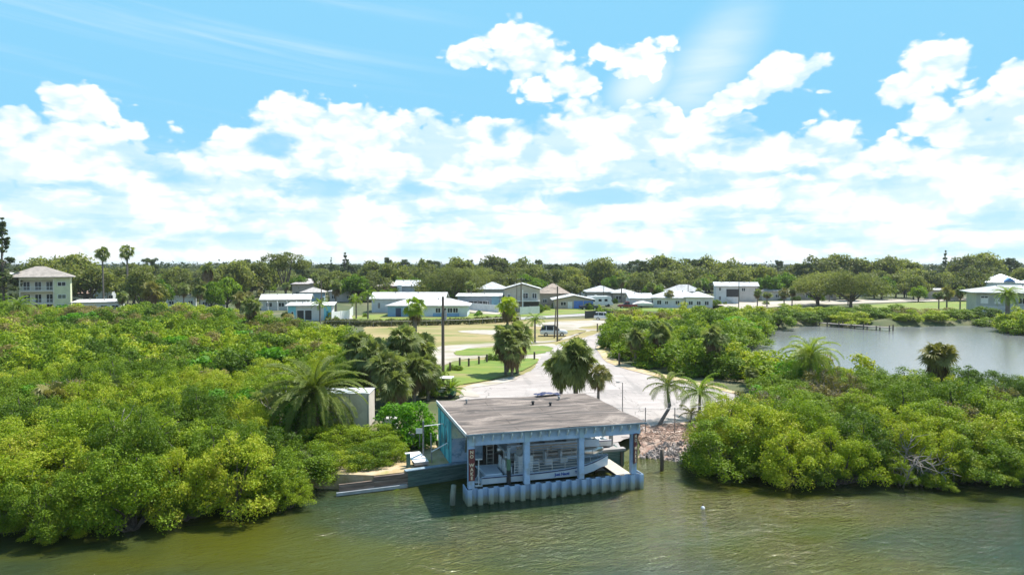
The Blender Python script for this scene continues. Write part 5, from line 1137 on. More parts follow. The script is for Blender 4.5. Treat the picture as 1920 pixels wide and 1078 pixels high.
# far woodland: a mass nobody could count
rng = np.random.default_rng(9); n = 9000; yy = 430 + 2600 * rng.random(n) ** 1.9; xx = rng.uniform(-.82, .82, n) * yy
C = np.stack([xx, yy, LZ + 1.0 + rng.uniform(3, 6.5, n) + (rng.random(n) < .06) * 3], 1); Rr = rng.uniform(3.5, 6.5, n) * (1 + (yy - 440) / 2500)
V = leaf_quads(C, Rr, 150000, 1.5, rng, shell=.4, upb=.6, flat=.7)
sc_ = 1.0
M['woods'] = leafmat('woodland_leaves', [(0.030, 0.042, 0.018), (0.045, 0.062, 0.022), (0.065, 0.085, 0.026), (0.09, 0.11, 0.03)], .2, .0)
tag(link('far_woodland', quads_mesh('far_woodland', V, M['woods'])), 'distant unbroken woodland along the horizon', 'woodland', kind='stuff')
# ================================================================ HOUSES
def window(root, x, z, w, h, y=0.0, frame=None, glass=None, mull=1, side=None, name='window'):
    fr = frame or M['white']; d = 0.07; t = .09
    mb = MB()
    def bx(m, x0, x1, z0, z1, y0, y1):
        if side is None: m.box(x0, x1, y0, y1, z0, z1)
        else: m.box(side - (y1 - y) if side <= 0.01 else side + (y - y1), side - (y0 - y) if side <= .01 else side + (y - y0), x0, x1, z0, z1)
    bx(mb, x, x + w, z, z + t, y - d, y - .002); bx(mb, x, x + w, z + h - t, z + h, y - d, y - .002)
    for k in range(mull + 2):
        xx = x + (w - t) * k / (mull + 1); bx(mb, xx, xx + t, z + t, z + h - t, y - d, y - .002)
    f = mb.build(name, fr, root); m2 = MB(); bx(m2, x + t * .5, x + w - t * .5, z + t * .5, z + h - t * .5, y - .03, y - .004); m2.build('pane', glass or M['glass'], f); return f
def roof_mesh(kind, w, d, z, rh, oh=.6):
    mb = MB(); x0, x1, y0, y1 = -oh, w + oh, -oh, d + oh; t = .16
    if kind == 'flat':
        mb.add([(x0, y0, z), (x1, y0, z), (x1, y1, z + rh * .5), (x0, y1, z + rh * .5), (x0, y0, z + t), (x1, y0, z + t), (x1, y1, z + t + rh * .5), (x0, y1, z + t + rh * .5)], [(0, 1, 2, 3), (4, 5, 6, 7), (0, 1, 5, 4), (1, 2, 6, 5), (2, 3, 7, 6), (3, 0, 4, 7)])
    elif kind == 'hip':
        i = min((y1 - y0) / 2, (x1 - x0) / 2 - .3); ym = (y0 + y1) / 2
        top = [(x0 + i, ym, z + rh + t), (x1 - i, ym, z + rh + t)]
        mb.add([(x0, y0, z), (x1, y0, z), (x1, y1, z), (x0, y1, z), (x0, y0, z + t), (x1, y0, z + t), (x1, y1, z + t), (x0, y1, z + t)] + top,
               [(3, 2, 1, 0), (0, 1, 5, 4), (1, 2, 6, 5), (2, 3, 7, 6), (3, 0, 4, 7), (4, 5, 9, 8), (5, 6, 9), (6, 7, 8, 9), (7, 4, 8)])
    elif kind == 'gable':      # ridge along x
        ym = (y0 + y1) / 2; pr = [(y0, z), (y0, z + t), (ym, z + rh + t), (y1, z + t), (y1, z), (ym, z + rh)]
        mb.add([(x0, y, q) for y, q in pr] + [(x1, y, q) for y, q in pr], [(0, 1, 2, 5), (5, 2, 3, 4), (6, 11, 8, 7), (11, 10, 9, 8)] + [(i, (i + 1) % 6, (i + 1) % 6 + 6, i + 6) for i in range(6)])
    elif kind == 'gablefront':  # ridge along y
        xm = (x0 + x1) / 2; pr = [(x0, z), (x0, z + t), (xm, z + rh + t), (x1, z + t), (x1, z), (xm, z + rh)]
        mb.add([(x, y0, q) for x, q in pr] + [(x, y1, q) for x, q in pr], [(0, 1, 2, 5), (5, 2, 3, 4), (6, 11, 8, 7), (11, 10, 9, 8)] + [(i, (i + 1) % 6, (i + 1) % 6 + 6, i + 6) for i in range(6)])
    return mb
def stucco(c): 
    k = ('st',) + tuple(round(x, 3) for x in c)
    if k not in _cc: _cc[k] = pmat('stucco', c, tuple(x * .86 for x in c), .7, .9, .01)
    return _cc[k]
def shingle(c, metal=False):
    k = ('sh', metal) + tuple(round(x, 3) for x in c)
    if k not in _cc: _cc[k] = pmat('metal_roofing' if metal else 'shingles', c, tuple(x * (.9 if metal else .72) for x in c), 1.2, .35 if metal else .9, .02, (1, 1, 1) if not metal else (6, .3, 1), c3=tuple(x * .66 for x in c), s3=.45)
    return _cc[k]
def house(label, px0, px1, pyb, dep, eave_py, roof, rh, wc, rc, wins=(), doors=(), rz=0.0, cat='house', oh=.6, garage=(), metal=False, wallh=None, kind='house', zmin=None):
    p0, p1 = G(px0, pyb), G(px1, pyb); w = p1.x - p0.x; H = wallh or max(2.4, at(px0, eave_py, p0.y).z - LZ)
    if rz == 0 and abs((px0 + px1) / 2 - 960) > 300:      # streets off to the sides run askew, fronts half turned to the canal
        rz = -.65 * math.atan2((p0.x + p1.x) / 2, p0.y); rr = ray(px1, pyb); kx = rr.x / rr.y
        w = (kx * p0.y - p0.x) / (math.cos(rz) - kx * math.sin(rz))
    e = empty(kind, (p0.x, p0.y, LZ), rz, label, cat)
    MB().box(0, w, 0, dep, 0, H).build('wall', stucco(wc), e)
    if roof == 'gablefront': MB().prism([(0, H), (w, H), (w / 2, H + rh * w / (w + 2 * oh))], .02, dep - .02).build('gable', stucco(wc), e)
    if roof == 'gable':
        mb = MB(); r2 = rh * dep / (dep + 2 * oh); mb.add([(x, y, z) for x in (.02, w - .02) for y, z in ((0, H + .001), (dep, H + .001), (dep / 2, H + r2))], [(0, 1, 2), (3, 5, 4), (0, 2, 5, 3), (1, 4, 5, 2)]); mb.build('gable', stucco(wc), e)
    roof_mesh(roof, w, dep, H + .003, rh, oh).build('roof', shingle(tuple(x * .84 for x in rc), metal), e)
    for fx in (.3, .62): MB().tube([(fx * w, dep * .42, H + rh * .55), (fx * w, dep * .42, H + rh * .9 + .45)], [.12, .12], 6).build('roof_vent', M['steel'], e)
    for x, z, ww, h in wins: window(e, x * w, z, ww, h)
    for x, ww, c in doors: MB().box(x * w, x * w + ww, -.06, -.003, .05, 2.1).build('door', paint(*c), e)
    for x, ww, c in garage:
        g = MB().box(x * w, x * w + ww, -.05, -.003, .03, 2.25).build('garage_door', paint(*c), e)
    return e, w, H
def W4(n, z=1.0, w=1.3, h=1.1, a=.1, b=.85): return [(a + (b - a) * i / max(1, n - 1), z, w, h) for i in range(n)]
WHT, GRY, TAN_ = (.66, .66, .65), (.36, .36, .37), (.46, .38, .30)
# cream three storey apartment house at the left
p0 = G(14, 592); ath = math.radians(31); rr_ = ray(133, 592)
# far end of the front: where the ray through its picture column meets the rotated front
kx = rr_.x / rr_.y; w = (kx * p0.y - p0.x) / (math.cos(ath) - kx * math.sin(ath))
e = empty('apartment_house', (p0.x, p0.y, LZ), ath, 'cream three storey apartment house with a hip roof and white balconies at the left', 'house')
CR = stucco((.58, .60, .40)); CR2 = stucco((.66, .63, .52)); H = at(12, 521, p0.y).z - LZ
MB().box(0, w * .19, 1.2, 11, 0, H).build('side_wing', CR, e)
MB().box(w * .19 + .003, w * .74, 1.7, 11, 0, H).build('wall', CR2, e)
MB().box(w * .74 + .003, w, 0, 11, 0, H).build('right_wing', CR, e)
mb = MB(); mb.box(w * .185, w * .205, 0, 1.695, 0, H); mb.box(w * .72, w * .739, 0, 1.695, 0, H); mb.box(w * .205, w * .72, 0.02, .3, H - .55, H); mb.build('balcony_piers', CR2, e)
roof_mesh('hip', w, 11, H + .003, 2.6, .9).build('roof', shingle((.33, .29, .26)), e)
for lv, z in enumerate((.4, 3.5, 6.4)):
    z = H * (0.03, .30, .64)[lv]
    MB().box(w * .205, w * .72, 0.0, 1.695, z - .22, z).build('balcony', stucco((.7, .62, .52)), e)
    mb = MB(); a_, b_ = w * .205, w * .72
    mb.box(a_, b_, .02, .07, z + 1.0, z + 1.07); mb.box(a_, b_, .02, .07, z + .1, z + .15)
    n_ = 26
    for i in range(n_ + 1): x = a_ + .05 + (b_ - a_ - .1) * i / n_; mb.box(x - .015, x + .015, .03, .06, z + .15, z + 1.0)
    mb.build('balcony_rail', M['white'], e)
    for f in (.24, .42, .60): window(e, w * f, z + .1, w * .11, 2.2, 1.7, mull=1, name='sliding_door')
    window(e, w * .79, z + 1.1, w * .14, 1.1, 0, glass=stucco((.14, .16, .12)) if lv < 2 else M['glass'])
MB().box(.3, w * .185, 1.05, 1.19, H * .40, H * .58).build('wing_screen', M['dark'], e)
house('small white roofed house far left behind the apartment house', 2, 32, 540, 8, 517, 'hip', 1.6, WHT, (.7, .69, .66), W4(2), cat='house')
house('low white house with a flat white roof right of the cream apartment house', 137, 222, 588, 9, 568, 'flat', .6, WHT, (.72, .70, .70), W4(4, 1.0, 1.6, 1.0))
house('pale grey house half hidden by the tall thin palms', 168, 210, 566, 8, 545, 'gable', 1.6, (.52, .55, .58), (.60, .61, .62), W4(2))
house('small cottage with a reddish brown roof beside the cream apartment house', 130, 160, 572, 7, 551, 'hip', 1.2, WHT, (.40, .25, .2), W4(2, .8, 1.6, 1.2))
house('white roof glimpsed between palms left of centre', 312, 360, 578, 9, 556, 'flat', .6, WHT, (.72, .70, .68), W4(2))
house('cream roofed house behind the shaggy palms on the left', 375, 420, 580, 9, 558, 'hip', 1.2, (.6, .56, .45), (.62, .58, .5), W4(2))
e, w, H = house('long white roofed house with a pergola behind the turquoise house', 490, 580, 582, 9, 563, 'gable', 1.3, (.55, .54, .52), (.74, .73, .72), W4(4, .9, 1.6, 1.2))
mb = MB(); 
for i in range(5): x = w * .12 + i * w * .2; mb.tube([(x, -.1, H - .1), (x + .4, -1.5, H - .5), (x + .5, -1.9, .1)], .07, 4)
mb.build('pergola', M['white'], e)
# turquoise house
e, w, H = house('turquoise and white house with dark screened garage openings', 540, 622, 602, 8, 574, 'flat', .5, (.62, .62, .62), (.74, .73, .72), [], kind='house')
TQ = paint(.22, .58, .70)
MB().box(.0, w * .18, -.05, -.003, .05, H - .05).build('turquoise_panel', TQ, e); MB().box(w * .82, w * .995, -.05, -.003, .05, H - .05).build('turquoise_panel', TQ, e)
MB().box(w * .88, w * .93, -.08, -.052, .1, 2.1).build('door', paint(.03, .25, .36), e)
for a in (.2, .38): window(e, w * a, .1, w * .17, 2.3, mull=0, glass=M['dark'], name='screen')
window(e, w * .07, .7, w * .06, 1.4, -.05, mull=0)
house('low blue grey house among trees behind the turquoise house', 565, 606, 570, 8, 549, 'hip', 1.4, (.25, .36, .48), (.5, .46, .44), W4(2))
house('house with a broad pale pinkish roof behind the left palms', 548, 606, 557, 11, 533, 'hip', 1.9, (.5, .42, .38), (.62, .55, .55), W4(2))
def fence(label, pts, h, mat, th=.08, posts=True, name='garden_fence'):
    o = Vector(pts[0]); e = empty(name, o, 0, label, 'fence'); mb = MB(); pm_ = MB()
    for a, b_ in zip(pts, pts[1:]):
        a, b_ = Vector(a) - o, Vector(b_) - o; L = (b_ - a).length; rz = math.atan2(b_.y - a.y, b_.x - a.x)
        n_ = max(1, int(L / 2.4))
        for i in range(n_):
            p = a.lerp(b_, i / n_); q = a.lerp(b_, (i + 1) / n_); d = (q - p).normalized(); s_ = Vector((-d.y, d.x, 0)) * th / 2
            p2 = p + d * .07; q2 = q - d * .07
            mb.add([p2 - s_, q2 - s_, q2 + s_, p2 + s_] + [v + Vector((0, 0, h)) for v in (p2 - s_, q2 - s_, q2 + s_, p2 + s_)], [(0, 3, 2, 1), (4, 5, 6, 7), (0, 1, 5, 4), (1, 2, 6, 5), (2, 3, 7, 6), (3, 0, 4, 7)])
            MB().box(p.x - .07, p.x + .07, p.y - .07, p.y + .07, 0, h + .1).build('post', mat, e)
    mb.build('panels', mat, e, fix=False); return e
fence('white vinyl fence right of the turquoise house', [G(622, 602), G(655, 598), G(662, 590)], 2.0, M['white'])
e, w, H = house('long white ranch house with a low white roof behind the blue house', 697, 832, 586, 9, 561, 'gable', 1.5, (.58, .60, .62), (.72, .72, .72), [(.08, 1, .8, 1.6), (.3, 1.0, 1.6, .9), (.42, 1.0, 1.6, .9), (.62, 1.0, 1.3, .9), (.82, 1.1, 1.2, .7)])
# blue house
e, w, H = house('blue house with a white roof and a row of white framed windows', 727, 876, 594, 9, 574, 'hip', 1.5, (.58, .64, .70), (.74, .72, .72), [(.60, .95, 1.25, 1.2), (.675, .95, 1.25, 1.2), (.75, .95, 1.25, 1.2), (.82, .95, 1.25, 1.2)], [(.10, 1.3, (.03, .05, .13))])
BL_ = stucco((.22, .38, .60)); MB().box(.02, w * .35, -.045, -.003, .02, H - .02).build('blue_wall', BL_, e)
MB().box(w * .57, w * .90, -.04, -.003, .02, .9).build('blue_wall', BL_, e)
window(e, w * .2, 1.0, 1.2, 1.1, -.045)
house('house with a salmon tiled roof behind the white ranch house', 708, 745, 566, 8, 537, 'hip', 1.6, (.55, .30, .24), (.62, .54, .48), W4(2))
e, w, H = house('white and grey two storey house above the ranch roof', 742, 783, 566, 8, 537, 'gable', 1.8, (.42, .45, .52), (.68, .68, .70), W4(2, 3.4))
MB().box(w * .1, w * .3, -1.0, -.003, 0, H + .4).build('entrance_tower', stucco((.66, .66, .68)), e)
house('pale red roofed house far behind the ranch house', 736, 756, 545, 8, 525, 'hip', 1.6, (.5, .4, .36), (.6, .38, .34), W4(2))
e, w, H = house('flat roofed house with a dark porch and turquoise end wall', 858, 938, 580, 9, 556, 'flat', .8, (.30, .36, .42), (.70, .68, .66), [(.05, .9, 2.0, 1.3), (.25, .5, 3.0, 1.9), (.46, .5, 3.0, 1.9), (.66, .9, 1.0, 1.4)])
MB().box(w * .8, w * .98, -.05, -.003, .05, H - .05).build('turquoise_panel', paint(.25, .50, .60), e)
fence('long white vinyl fence in front of the flat roofed house', [G(872, 580), G(905, 583), G(935, 586), G(940, 578)], 1.9, M['white'])
house('hip roofed grey house behind the flat roofed house', 895, 950, 567, 10, 543, 'hip', 2.2, (.42, .42, .42), (.60, .61, .62), W4(4, 1.0, 1.6, 1.6))
house('white metal roofed house at the back left of the tan two storey house', 925, 972, 556, 9, 530, 'hip', 1.8, (.5, .55, .6), (.70, .74, .76), W4(2), metal=True)
e, w, H = house('tan two storey house with a gabled porch roof and white posts', 946, 1012, 584, 9, 543, 'gablefront', 1.5, (.50, .45, .38), (.66, .65, .63), [(.08, 3.6, .9, 1.0), (.5, 3.4, 1.6, 1.5), (.78, 3.4, 1.3, 1.5)])
MB().box(w * .42, w * .98, -.06, -.003, .1, H * .45).build('carport_shade_panel', M['dark'], e); MB().box(w * .50, w * .53, -1.4, -1.2, 0, H).build('porch_post', M['white'], e)  # flat dark panel on the wall stands in for the shade inside the carport
MB().box(w * .3, w, -1.5, -.065, H * .47, H * .51).build('porch_floor', M['white'], e)
fence('short white fence beside the tan two storey house', [G(975, 590), G(1012, 588)], 1.9, M['white'])
house('house with a large brown hip roof behind the double garage', 1012, 1066, 574, 12, 551, 'hip', 2.8, (.44, .36, .28), (.42, .33, .27), W4(2))
e, w, H = house('tan house with two blue garage doors under a white gable roof', 1040, 1112, 579, 9, 563, 'gablefront', 1.3, (.48, .43, .36), (.68, .67, .66), [(.15, .9, 1.6, 1.1)], garage=[(.50, 2.6, (.10, .22, .62)), (.76, 2.6, (.10, .22, .62))], oh=.8)
MB().box(w * .34, w * .46, -.05, -.003, .1, 2.0).build('door', M['white'], e)
house('wide grey roofed house behind the motorhome', 1102, 1158, 566, 10, 548, 'hip', 1.9, (.40, .38, .36), (.60, .61, .63), W4(3))
house('grey roofed house with a long low ridge at right of the motorhome', 1150, 1192, 567, 9, 550, 'hip', 1.2, (.34, .30, .27), (.62, .62, .62), W4(2, .9, 2.0, 1.3))
e, w, H = house('white corner house with a shaggy palm at its end', 1182, 1222, 577, 8, 560, 'gable', 1.3, (.62, .62, .63), (.66, .67, .68), [(.3, .9, .8, 1.3)])
house('long white house with several windows on the green lawn', 1224, 1318, 577, 9, 559, 'hip', 1.9, (.64, .65, .68), (.64, .64, .66), [(.08, .9, 1.3, 1.3), (.24, 1.0, 1.0, 1.0), (.45, 1.0, 1.2, 1.1), (.62, 1.0, 1.2, 1.1), (.82, .8, 1.3, 1.5)])
house('house with a grey ridge roof behind the long white house', 1250, 1318, 564, 9, 547, 'hip', 2.2, (.5, .5, .5), (.52, .52, .53), W4(2))
house('white house with a low white roof right of the long white house', 1286, 1336, 578, 9, 558, 'hip', 1.4, WHT, (.66, .66, .66), [(.1, .9, 1.2, 1.2), (.4, .9, 1.2, 1.2), (.7, .9, 1.2, 1.2)])
e, w, H = house('white gabled two storey house with a dark stair porch', 1342, 1386, 569, 8, 537, 'gable', 1.2, (.66, .66, .66), (.64, .64, .65), [(.12, 1.0, .8, 1.4), (.12, 4.0, .8, 1.2)])
MB().box(w * .45, w * .97, -.06, -.003, H * .40, H * .85).build('porch_shade_panel', M['dark'], e)  # shade of the recessed porch put in as a dark panel on the wall
mb = MB(); n_ = 9
for i in range(n_): mb.box(w * .45 + i * .42, w * .45 + (i + 1) * .42, -1.0, -.07, H * .38 - (i + 1) * .34, H * .38 - (i + 1) * .34 + .1)
mb.build('stair', M['white'], e)
house('right wing house with a grey gable roof beside the white two storey house', 1387, 1420, 566, 8, 537, 'gable', 1.2, (.56, .54, .52), (.60, .60, .62), W4(2, 3.5, 1.2, 1.2))
house('small white tower like house glimpsed over the treetops', 1366, 1386, 545, 6, 522, 'hip', 1.0, WHT, (.7, .7, .7), W4(1, 3))
house('tan house with a terracotta hip roof', 1492, 1568, 562, 11, 542, 'hip', 2.4, (.44, .36, .29), (.50, .30, .20), [(.25, .8, 1.0, 1.6), (.42, .8, 1.0, 1.6), (.6, .8, 1.8, 1.4), (.82, .8, 1.3, 1.6)], [(.52, 1.1, (.1, .07, .05))])
house('distant house with a pale tan roof at right', 1690, 1742, 545, 12, 524, 'hip', 1.7, (.5, .45, .4), (.58, .46, .38), W4(2))
house('distant grey roofed house right of the pale tan roof', 1736, 1768, 548, 10, 528, 'hip', 1.5, (.5, .5, .5), (.46, .45, .45), W4(2))
house('distant house with a brown tiled roof at right', 1764, 1812, 549, 12, 527, 'hip', 1.9, (.46, .4, .34), (.46, .33, .26), W4(3))
house('low white roofed house behind the lawn palms', 1742, 1798, 561, 9, 544, 'flat', .5, (.52, .51, .49), (.68, .67, .66), W4(3))
# grey stilt house and the blue and white metal roofed house at right
e, w, H = house('grey house with a shallow pale roof at the right edge of the pond', 1830, 1990, 590, 12, 549, 'hip', 1.7, (.42, .44, .42), (.52, .53, .52), [(.05, 2.8, 1.6, 1.9), (.22, 2.8, 1.6, 1.6), (.5, 2.8, 1.6, 1.6)], oh=1.4)
for a in (.05, .22): MB().box(w * a + .1, w * a + 1.5, -.1, -.075, 2.9, 4.2).build('shutter', M['white'], e)
MB().box(0, w, -.05, -.003, 0, 2.2).build('ground_floor_band', stucco((.56, .56, .55)), e)
mb = MB()
for i in range(9): mb.box(w * .34 + i * .35, w * .34 + (i + 1) * .35, -1.3, -.3, 1.9 - (i + 1) * .2, 1.96 - (i + 1) * .2)
mb.build('stair', M['white'], e)
e, w, H = house('two storey white house with a bright white and blue metal roof at the right edge', 1848, 1915, 566, 9, 530, 'hip', 2.6, (.55, .62, .72), (.80, .82, .85), W4(6, 3.6, 1.1, 1.5, .1, .85), metal=True)
mb = MB(); mb.add([(w * .5, -.8, H + .6), (w * .82, -.8, H + .6), (w * .66, -.8, H + 1.7), (w * .66, 3.4, H + 1.9), (w * .5, 1.5, H + .9), (w * .82, 1.5, H + .9)], [(0, 1, 2), (0, 2, 3, 4), (1, 5, 3, 2), (0, 4, 3, 5, 1)]); mb.build('dormer', paint(.15, .32, .70), e)
house('right wing with a pale blue metal roof at the right edge', 1918, 1990, 566, 9, 532, 'hip', 2.0, (.5, .56, .68), (.62, .72, .88), W4(4, 3.2, 1.2, 1.5), metal=True)
house('small pale house behind the turquoise house with a grey hip roof', 618, 655, 566, 8, 547, 'hip', 1.4, (.55, .53, .5), (.56, .56, .57), W4(2))
house('low white roofed house between the ranch house and the flat roofed house', 800, 850, 557, 8, 541, 'gable', 1.2, WHT, (.68, .68, .67), W4(3))
house('distant low house with a beige roof left of the salmon roofed house', 660, 700, 556, 8, 540, 'hip', 1.3, (.6, .57, .5), (.56, .5, .44), W4(2))
house('small white house behind the red pickup', 1212, 1246, 556, 8, 540, 'gable', 1.2, WHT, (.66, .66, .66), W4(2))
house('low house with a grey roof half hidden by the roadside palms', 1428, 1482, 563, 8, 546, 'hip', 1.4, (.5, .48, .44), (.50, .49, .48), W4(3))
house('distant white roofed house between the brown roof and the grey roof', 1062, 1098, 556, 8, 540, 'hip', 1.4, WHT, (.66, .66, .66), W4(2))
house('distant low house behind the lawn oak', 1590, 1640, 556, 9, 538, 'hip', 1.4, (.55, .5, .42), (.52, .44, .38), W4(2))
# hedge fence along the back of the field
M['hedge'] = leafmat('hedge_leaves', [(.08, .09, .035), (.13, .14, .05), (.18, .19, .06), (.24, .20, .12)], .3, .2)
def hedge(label, pts, h, d, n, seed, name='hedge', mat='hedge'):
    o = Vector(pts[0]); rng = np.random.default_rng(seed); C = []
    for a, b_ in zip(pts, pts[1:]):
        a, b_ = Vector(a), Vector(b_); L = (b_ - a).length
        for i in range(int(L / .5)):
            p = a.lerp(b_, (i + .5) / int(L / .5)); 
            for z in (.45, h - .45): C.append((p.x + rng.uniform(-.2, .2), p.y + rng.uniform(-.2, .2), LZ + z + rng.uniform(-.15, .15)))
    C = np.array(C); V = leaf_quads(C, np.full(len(C), d), n, .17, rng); V -= np.array(o)
    e = empty(name, o, 0, label, 'hedge'); link('foliage', quads_mesh(name, V, M[mat]), e)
    mb = MB()
    for c in C[::6]: mb.tube([(c[0] - o.x, c[1] - o.y, -.1), (c[0] - o.x, c[1] - o.y, h * .7)], .04, 4)
    mb.build('stems', M['bark'], e, fix=False); return e
hedge('long greyish hedge along the back of the mown field', [G(608, 611), G(700, 612), G(800, 610), G(880, 608), G(935, 605), G(972, 602)], 1.35, .55, 15000, 1)
cp = [G(612, 613.5), G(700, 614.5), G(800, 612.5), G(880, 610.5), G(975, 604)]; e = empty('chain_link_fence', cp[0], 0, 'low chain link fence line running in front of the long hedge', 'fence')
for a, b_ in zip(cp, cp[1:]):
    a, b_ = a - cp[0], b_ - cp[0]; n_ = int((b_ - a).length / 3.2)
    MB().tube([(a.x, a.y, 1.2), (b_.x, b_.y, 1.2)], .025, 4).build('top_rail', M['steel'], e)
    for i in range(n_): q = a.lerp(b_, i / n_); MB().tube([(q.x, q.y, 0), (q.x, q.y, 1.25)], .04, 5).build('post', M['steel'], e)
fence('dark screened fence left of the white car by the big shrub', [G(1097, 597), G(1130, 595), G(1160, 600), G(1163, 594)], 1.7, paint(.07, .07, .065))

# ================================================================ POLES, BOLLARDS, DOCK
def upole(px, ptop, pb, label, r=.15, arm=True, trans=False, Y=None, z=LZ, lean=0):
    p = G(px, pb); H = at(px, ptop, p.y).z - LZ; e = empty('utility_pole', p, 0, label, 'pole')
    MB().tube([(0, 0, -.3), (lean * .5, 0, H / 2), (lean, 0, H)], [r, r * .9, r * .7], 8).build('pole', M['pole'], e)
    if arm: MB().box(-1.0, 1.0, -.06, .06, H - .7, H - .58).build('crossarm', M['pole'], e)
    if arm:
        for x in (-.9, .9, -.4, .4): MB().tube([(x, 0, H - .575), (x, 0, H - .4)], [.05, .03], 6).build('insulator', M['white'], e)
    if trans:
        MB().tube([(.35, 0, H * .68), (.35, 0, H * .68 + 1.0)], .24, 10).build('transformer', M['steel'], e)
        MB().tube([(.16, -.12, .2), (.16, -.12, H * .7)], .03, 5).build('conduit', M['steel'], e)
    return p, H
ups = [upole(831, 556, 716, 'tall dark utility pole with a meter box at the left side of the grass verge', .17, False),
       upole(1045, 537, 640, 'tall utility pole directly behind the parked white car', .15, False),
       upole(1039, 575, 634, 'shorter leaning pole beside the tall pole behind the parked car', .12, False, lean=.3),
       upole(977, 520, 589, 'left pole of the pair in front of the tan two storey house', .16), upole(969, 533, 588, 'thin pole in front of the tan two storey house', .1, False),
       upole(603, 525, 598, 'utility pole rising beside the turquoise house', .14, False), upole(1385, 520, 582, 'utility pole beside the white two storey house', .13, False),
       upole(1132, 537, 572, 'utility pole in front of the grey hip roofed houses', .13, False), upole(1290, 530, 575, 'utility pole at the end of the long white house', .12, False)]
for k, (px, py) in enumerate(((835, 592),)):
    p = G(831, 716); c = at(px, py, p.y); e = empty('meter_box', (p.x + .26, p.y - .12, c.z), 0, 'grey transformer can hung on the tall dark utility pole', 'transformer')
    MB().tube([(0, 0, -.5), (0, 0, .5)], .15, 10).build('can', M['steel'], e); MB().box(-.06, .06, -.05, .08, .5, .62).build('bracket', M['steel'], e)
    e = empty('cable_wire', (p.x - .16, p.y - .18, LZ), 0, 'pale cable running down the tall dark utility pole', 'cable'); MB().tube([(0, 0, 0), (0.02, 0, 4), (.03, 0, 7.3)], .02, 4).build('cable', M['steel'], e)
# overhead wires
def wire(a, b_, sag, label):
    mb = MB(); pts = []
    for i in range(13): t = i / 12; p = a.lerp(b_, t); pts.append(Vector((p.x, p.y, p.z - sag * 4 * t * (1 - t))) - a)
    mb.tube(pts, .018, 3, False); o = mb.build('overhead_wire', M['black'], fix=False); o.location = a; tag(o, label, 'wire', 'overhead wires between the poles')
tops = [Vector((p.x, p.y, LZ + H)) for p, H in ups]
for a, b_ in ((0, 1), (1, 3), (3, 7), (3, 5), (7, 8), (8, 6)): wire(tops[a] - Vector((0, 0, .3)), tops[b_] - Vector((0, 0, .3)), .7, 'thin overhead wire strung between utility poles')
def bollard(px, pb, h, label, r=.12):
    p = G(px, pb); e = empty('wooden_bollard', (p.x, p.y, LZ), 0, label, 'bollard', 'wooden bollards edging the grass verge')
    MB().tube([(0, 0, -.2), (0, 0, h)], r, 8).build('post', M['pole'], e); MB().tube([(0, 0, h + .001), (0, 0, h + .04)], [r * .96, r * .6], 8).build('cap', M['pole'], e)
bl = [(824, 702), (844, 697), (862, 687), (879, 688), (898, 684), (913, 680), (930, 672), (1002, 675), (1161, 686), (1120, 622)]
bt = ['leftmost wooden bollard beside the utility pole', 'wooden bollard left of the clipped round shrub', 'wooden bollard just behind the clipped round shrub', 'fourth wooden bollard from the left on the verge', 'fifth wooden bollard from the left on the verge', 'sixth wooden bollard from the left on the verge', 'wooden bollard beside the dark round shrub',
      'wooden bollard alone at the right end of the grass verge', 'wooden post at the edge of the paving by the right thicket', 'thin post on the tan strip near the parked white car']
for (px, pb), lb in zip(bl, bt): bollard(px, pb, 1.05 if px < 1100 else 1.5, lb)
# pond pier
pa, pb_ = G(1530, 611, 0), G(1668, 621, 0); d = (pb_ - pa); L = d.length; e = empty('pond_pier', pa, math.atan2(d.y, d.x), 'weathered wooden pier reaching along the far bank of the pond', 'pier')
MB().box(-.5, L, 0, 1.5, .62, .74).build('deck', M['deadwood'], e)
n_ = 7
for i in range(n_):
    for y in (-.1, 1.6): MB().tube([(L * i / (n_ - 1), y, -1), (L * i / (n_ - 1), y, 1.25 if i % 2 == 0 else .9)], .13, 6).build('pile', M['pole'], e)
# white board on the lawn, buoys on the water
p = G(1785, 583); e = empty('white_board', p, .5, 'white board lying tilted on the bright lawn between palms', 'board'); MB().box(0, 3.6, -.15, .15, .25, .31).build('plank', M['white'], e); MB().box(.4, .6, -.2, .2, 0, .249).build('trestle', M['pole'], e); MB().box(3, 3.2, -.2, .2, 0, .249).build('trestle', M['pole'], e)
p = G(1318, 953, 0); mb = MB(); mb.sm = True
bm = bmesh.new(); bmesh.ops.create_uvsphere(bm, u_segments=14, v_segments=9, radius=.11); bf = bpy.data.meshes.new('float'); bm.to_mesh(bf); bm.free(); bf.materials.append(M['white'])
e = empty('crab_float', (p.x, p.y, .03), 0, 'small round white float on the water right of the sheet piling', 'buoy'); link('ball', bf, e); MB().tube([(0, 0, .13), (0, 0, .22)], .03, 6).build('eye', M['black'], e)

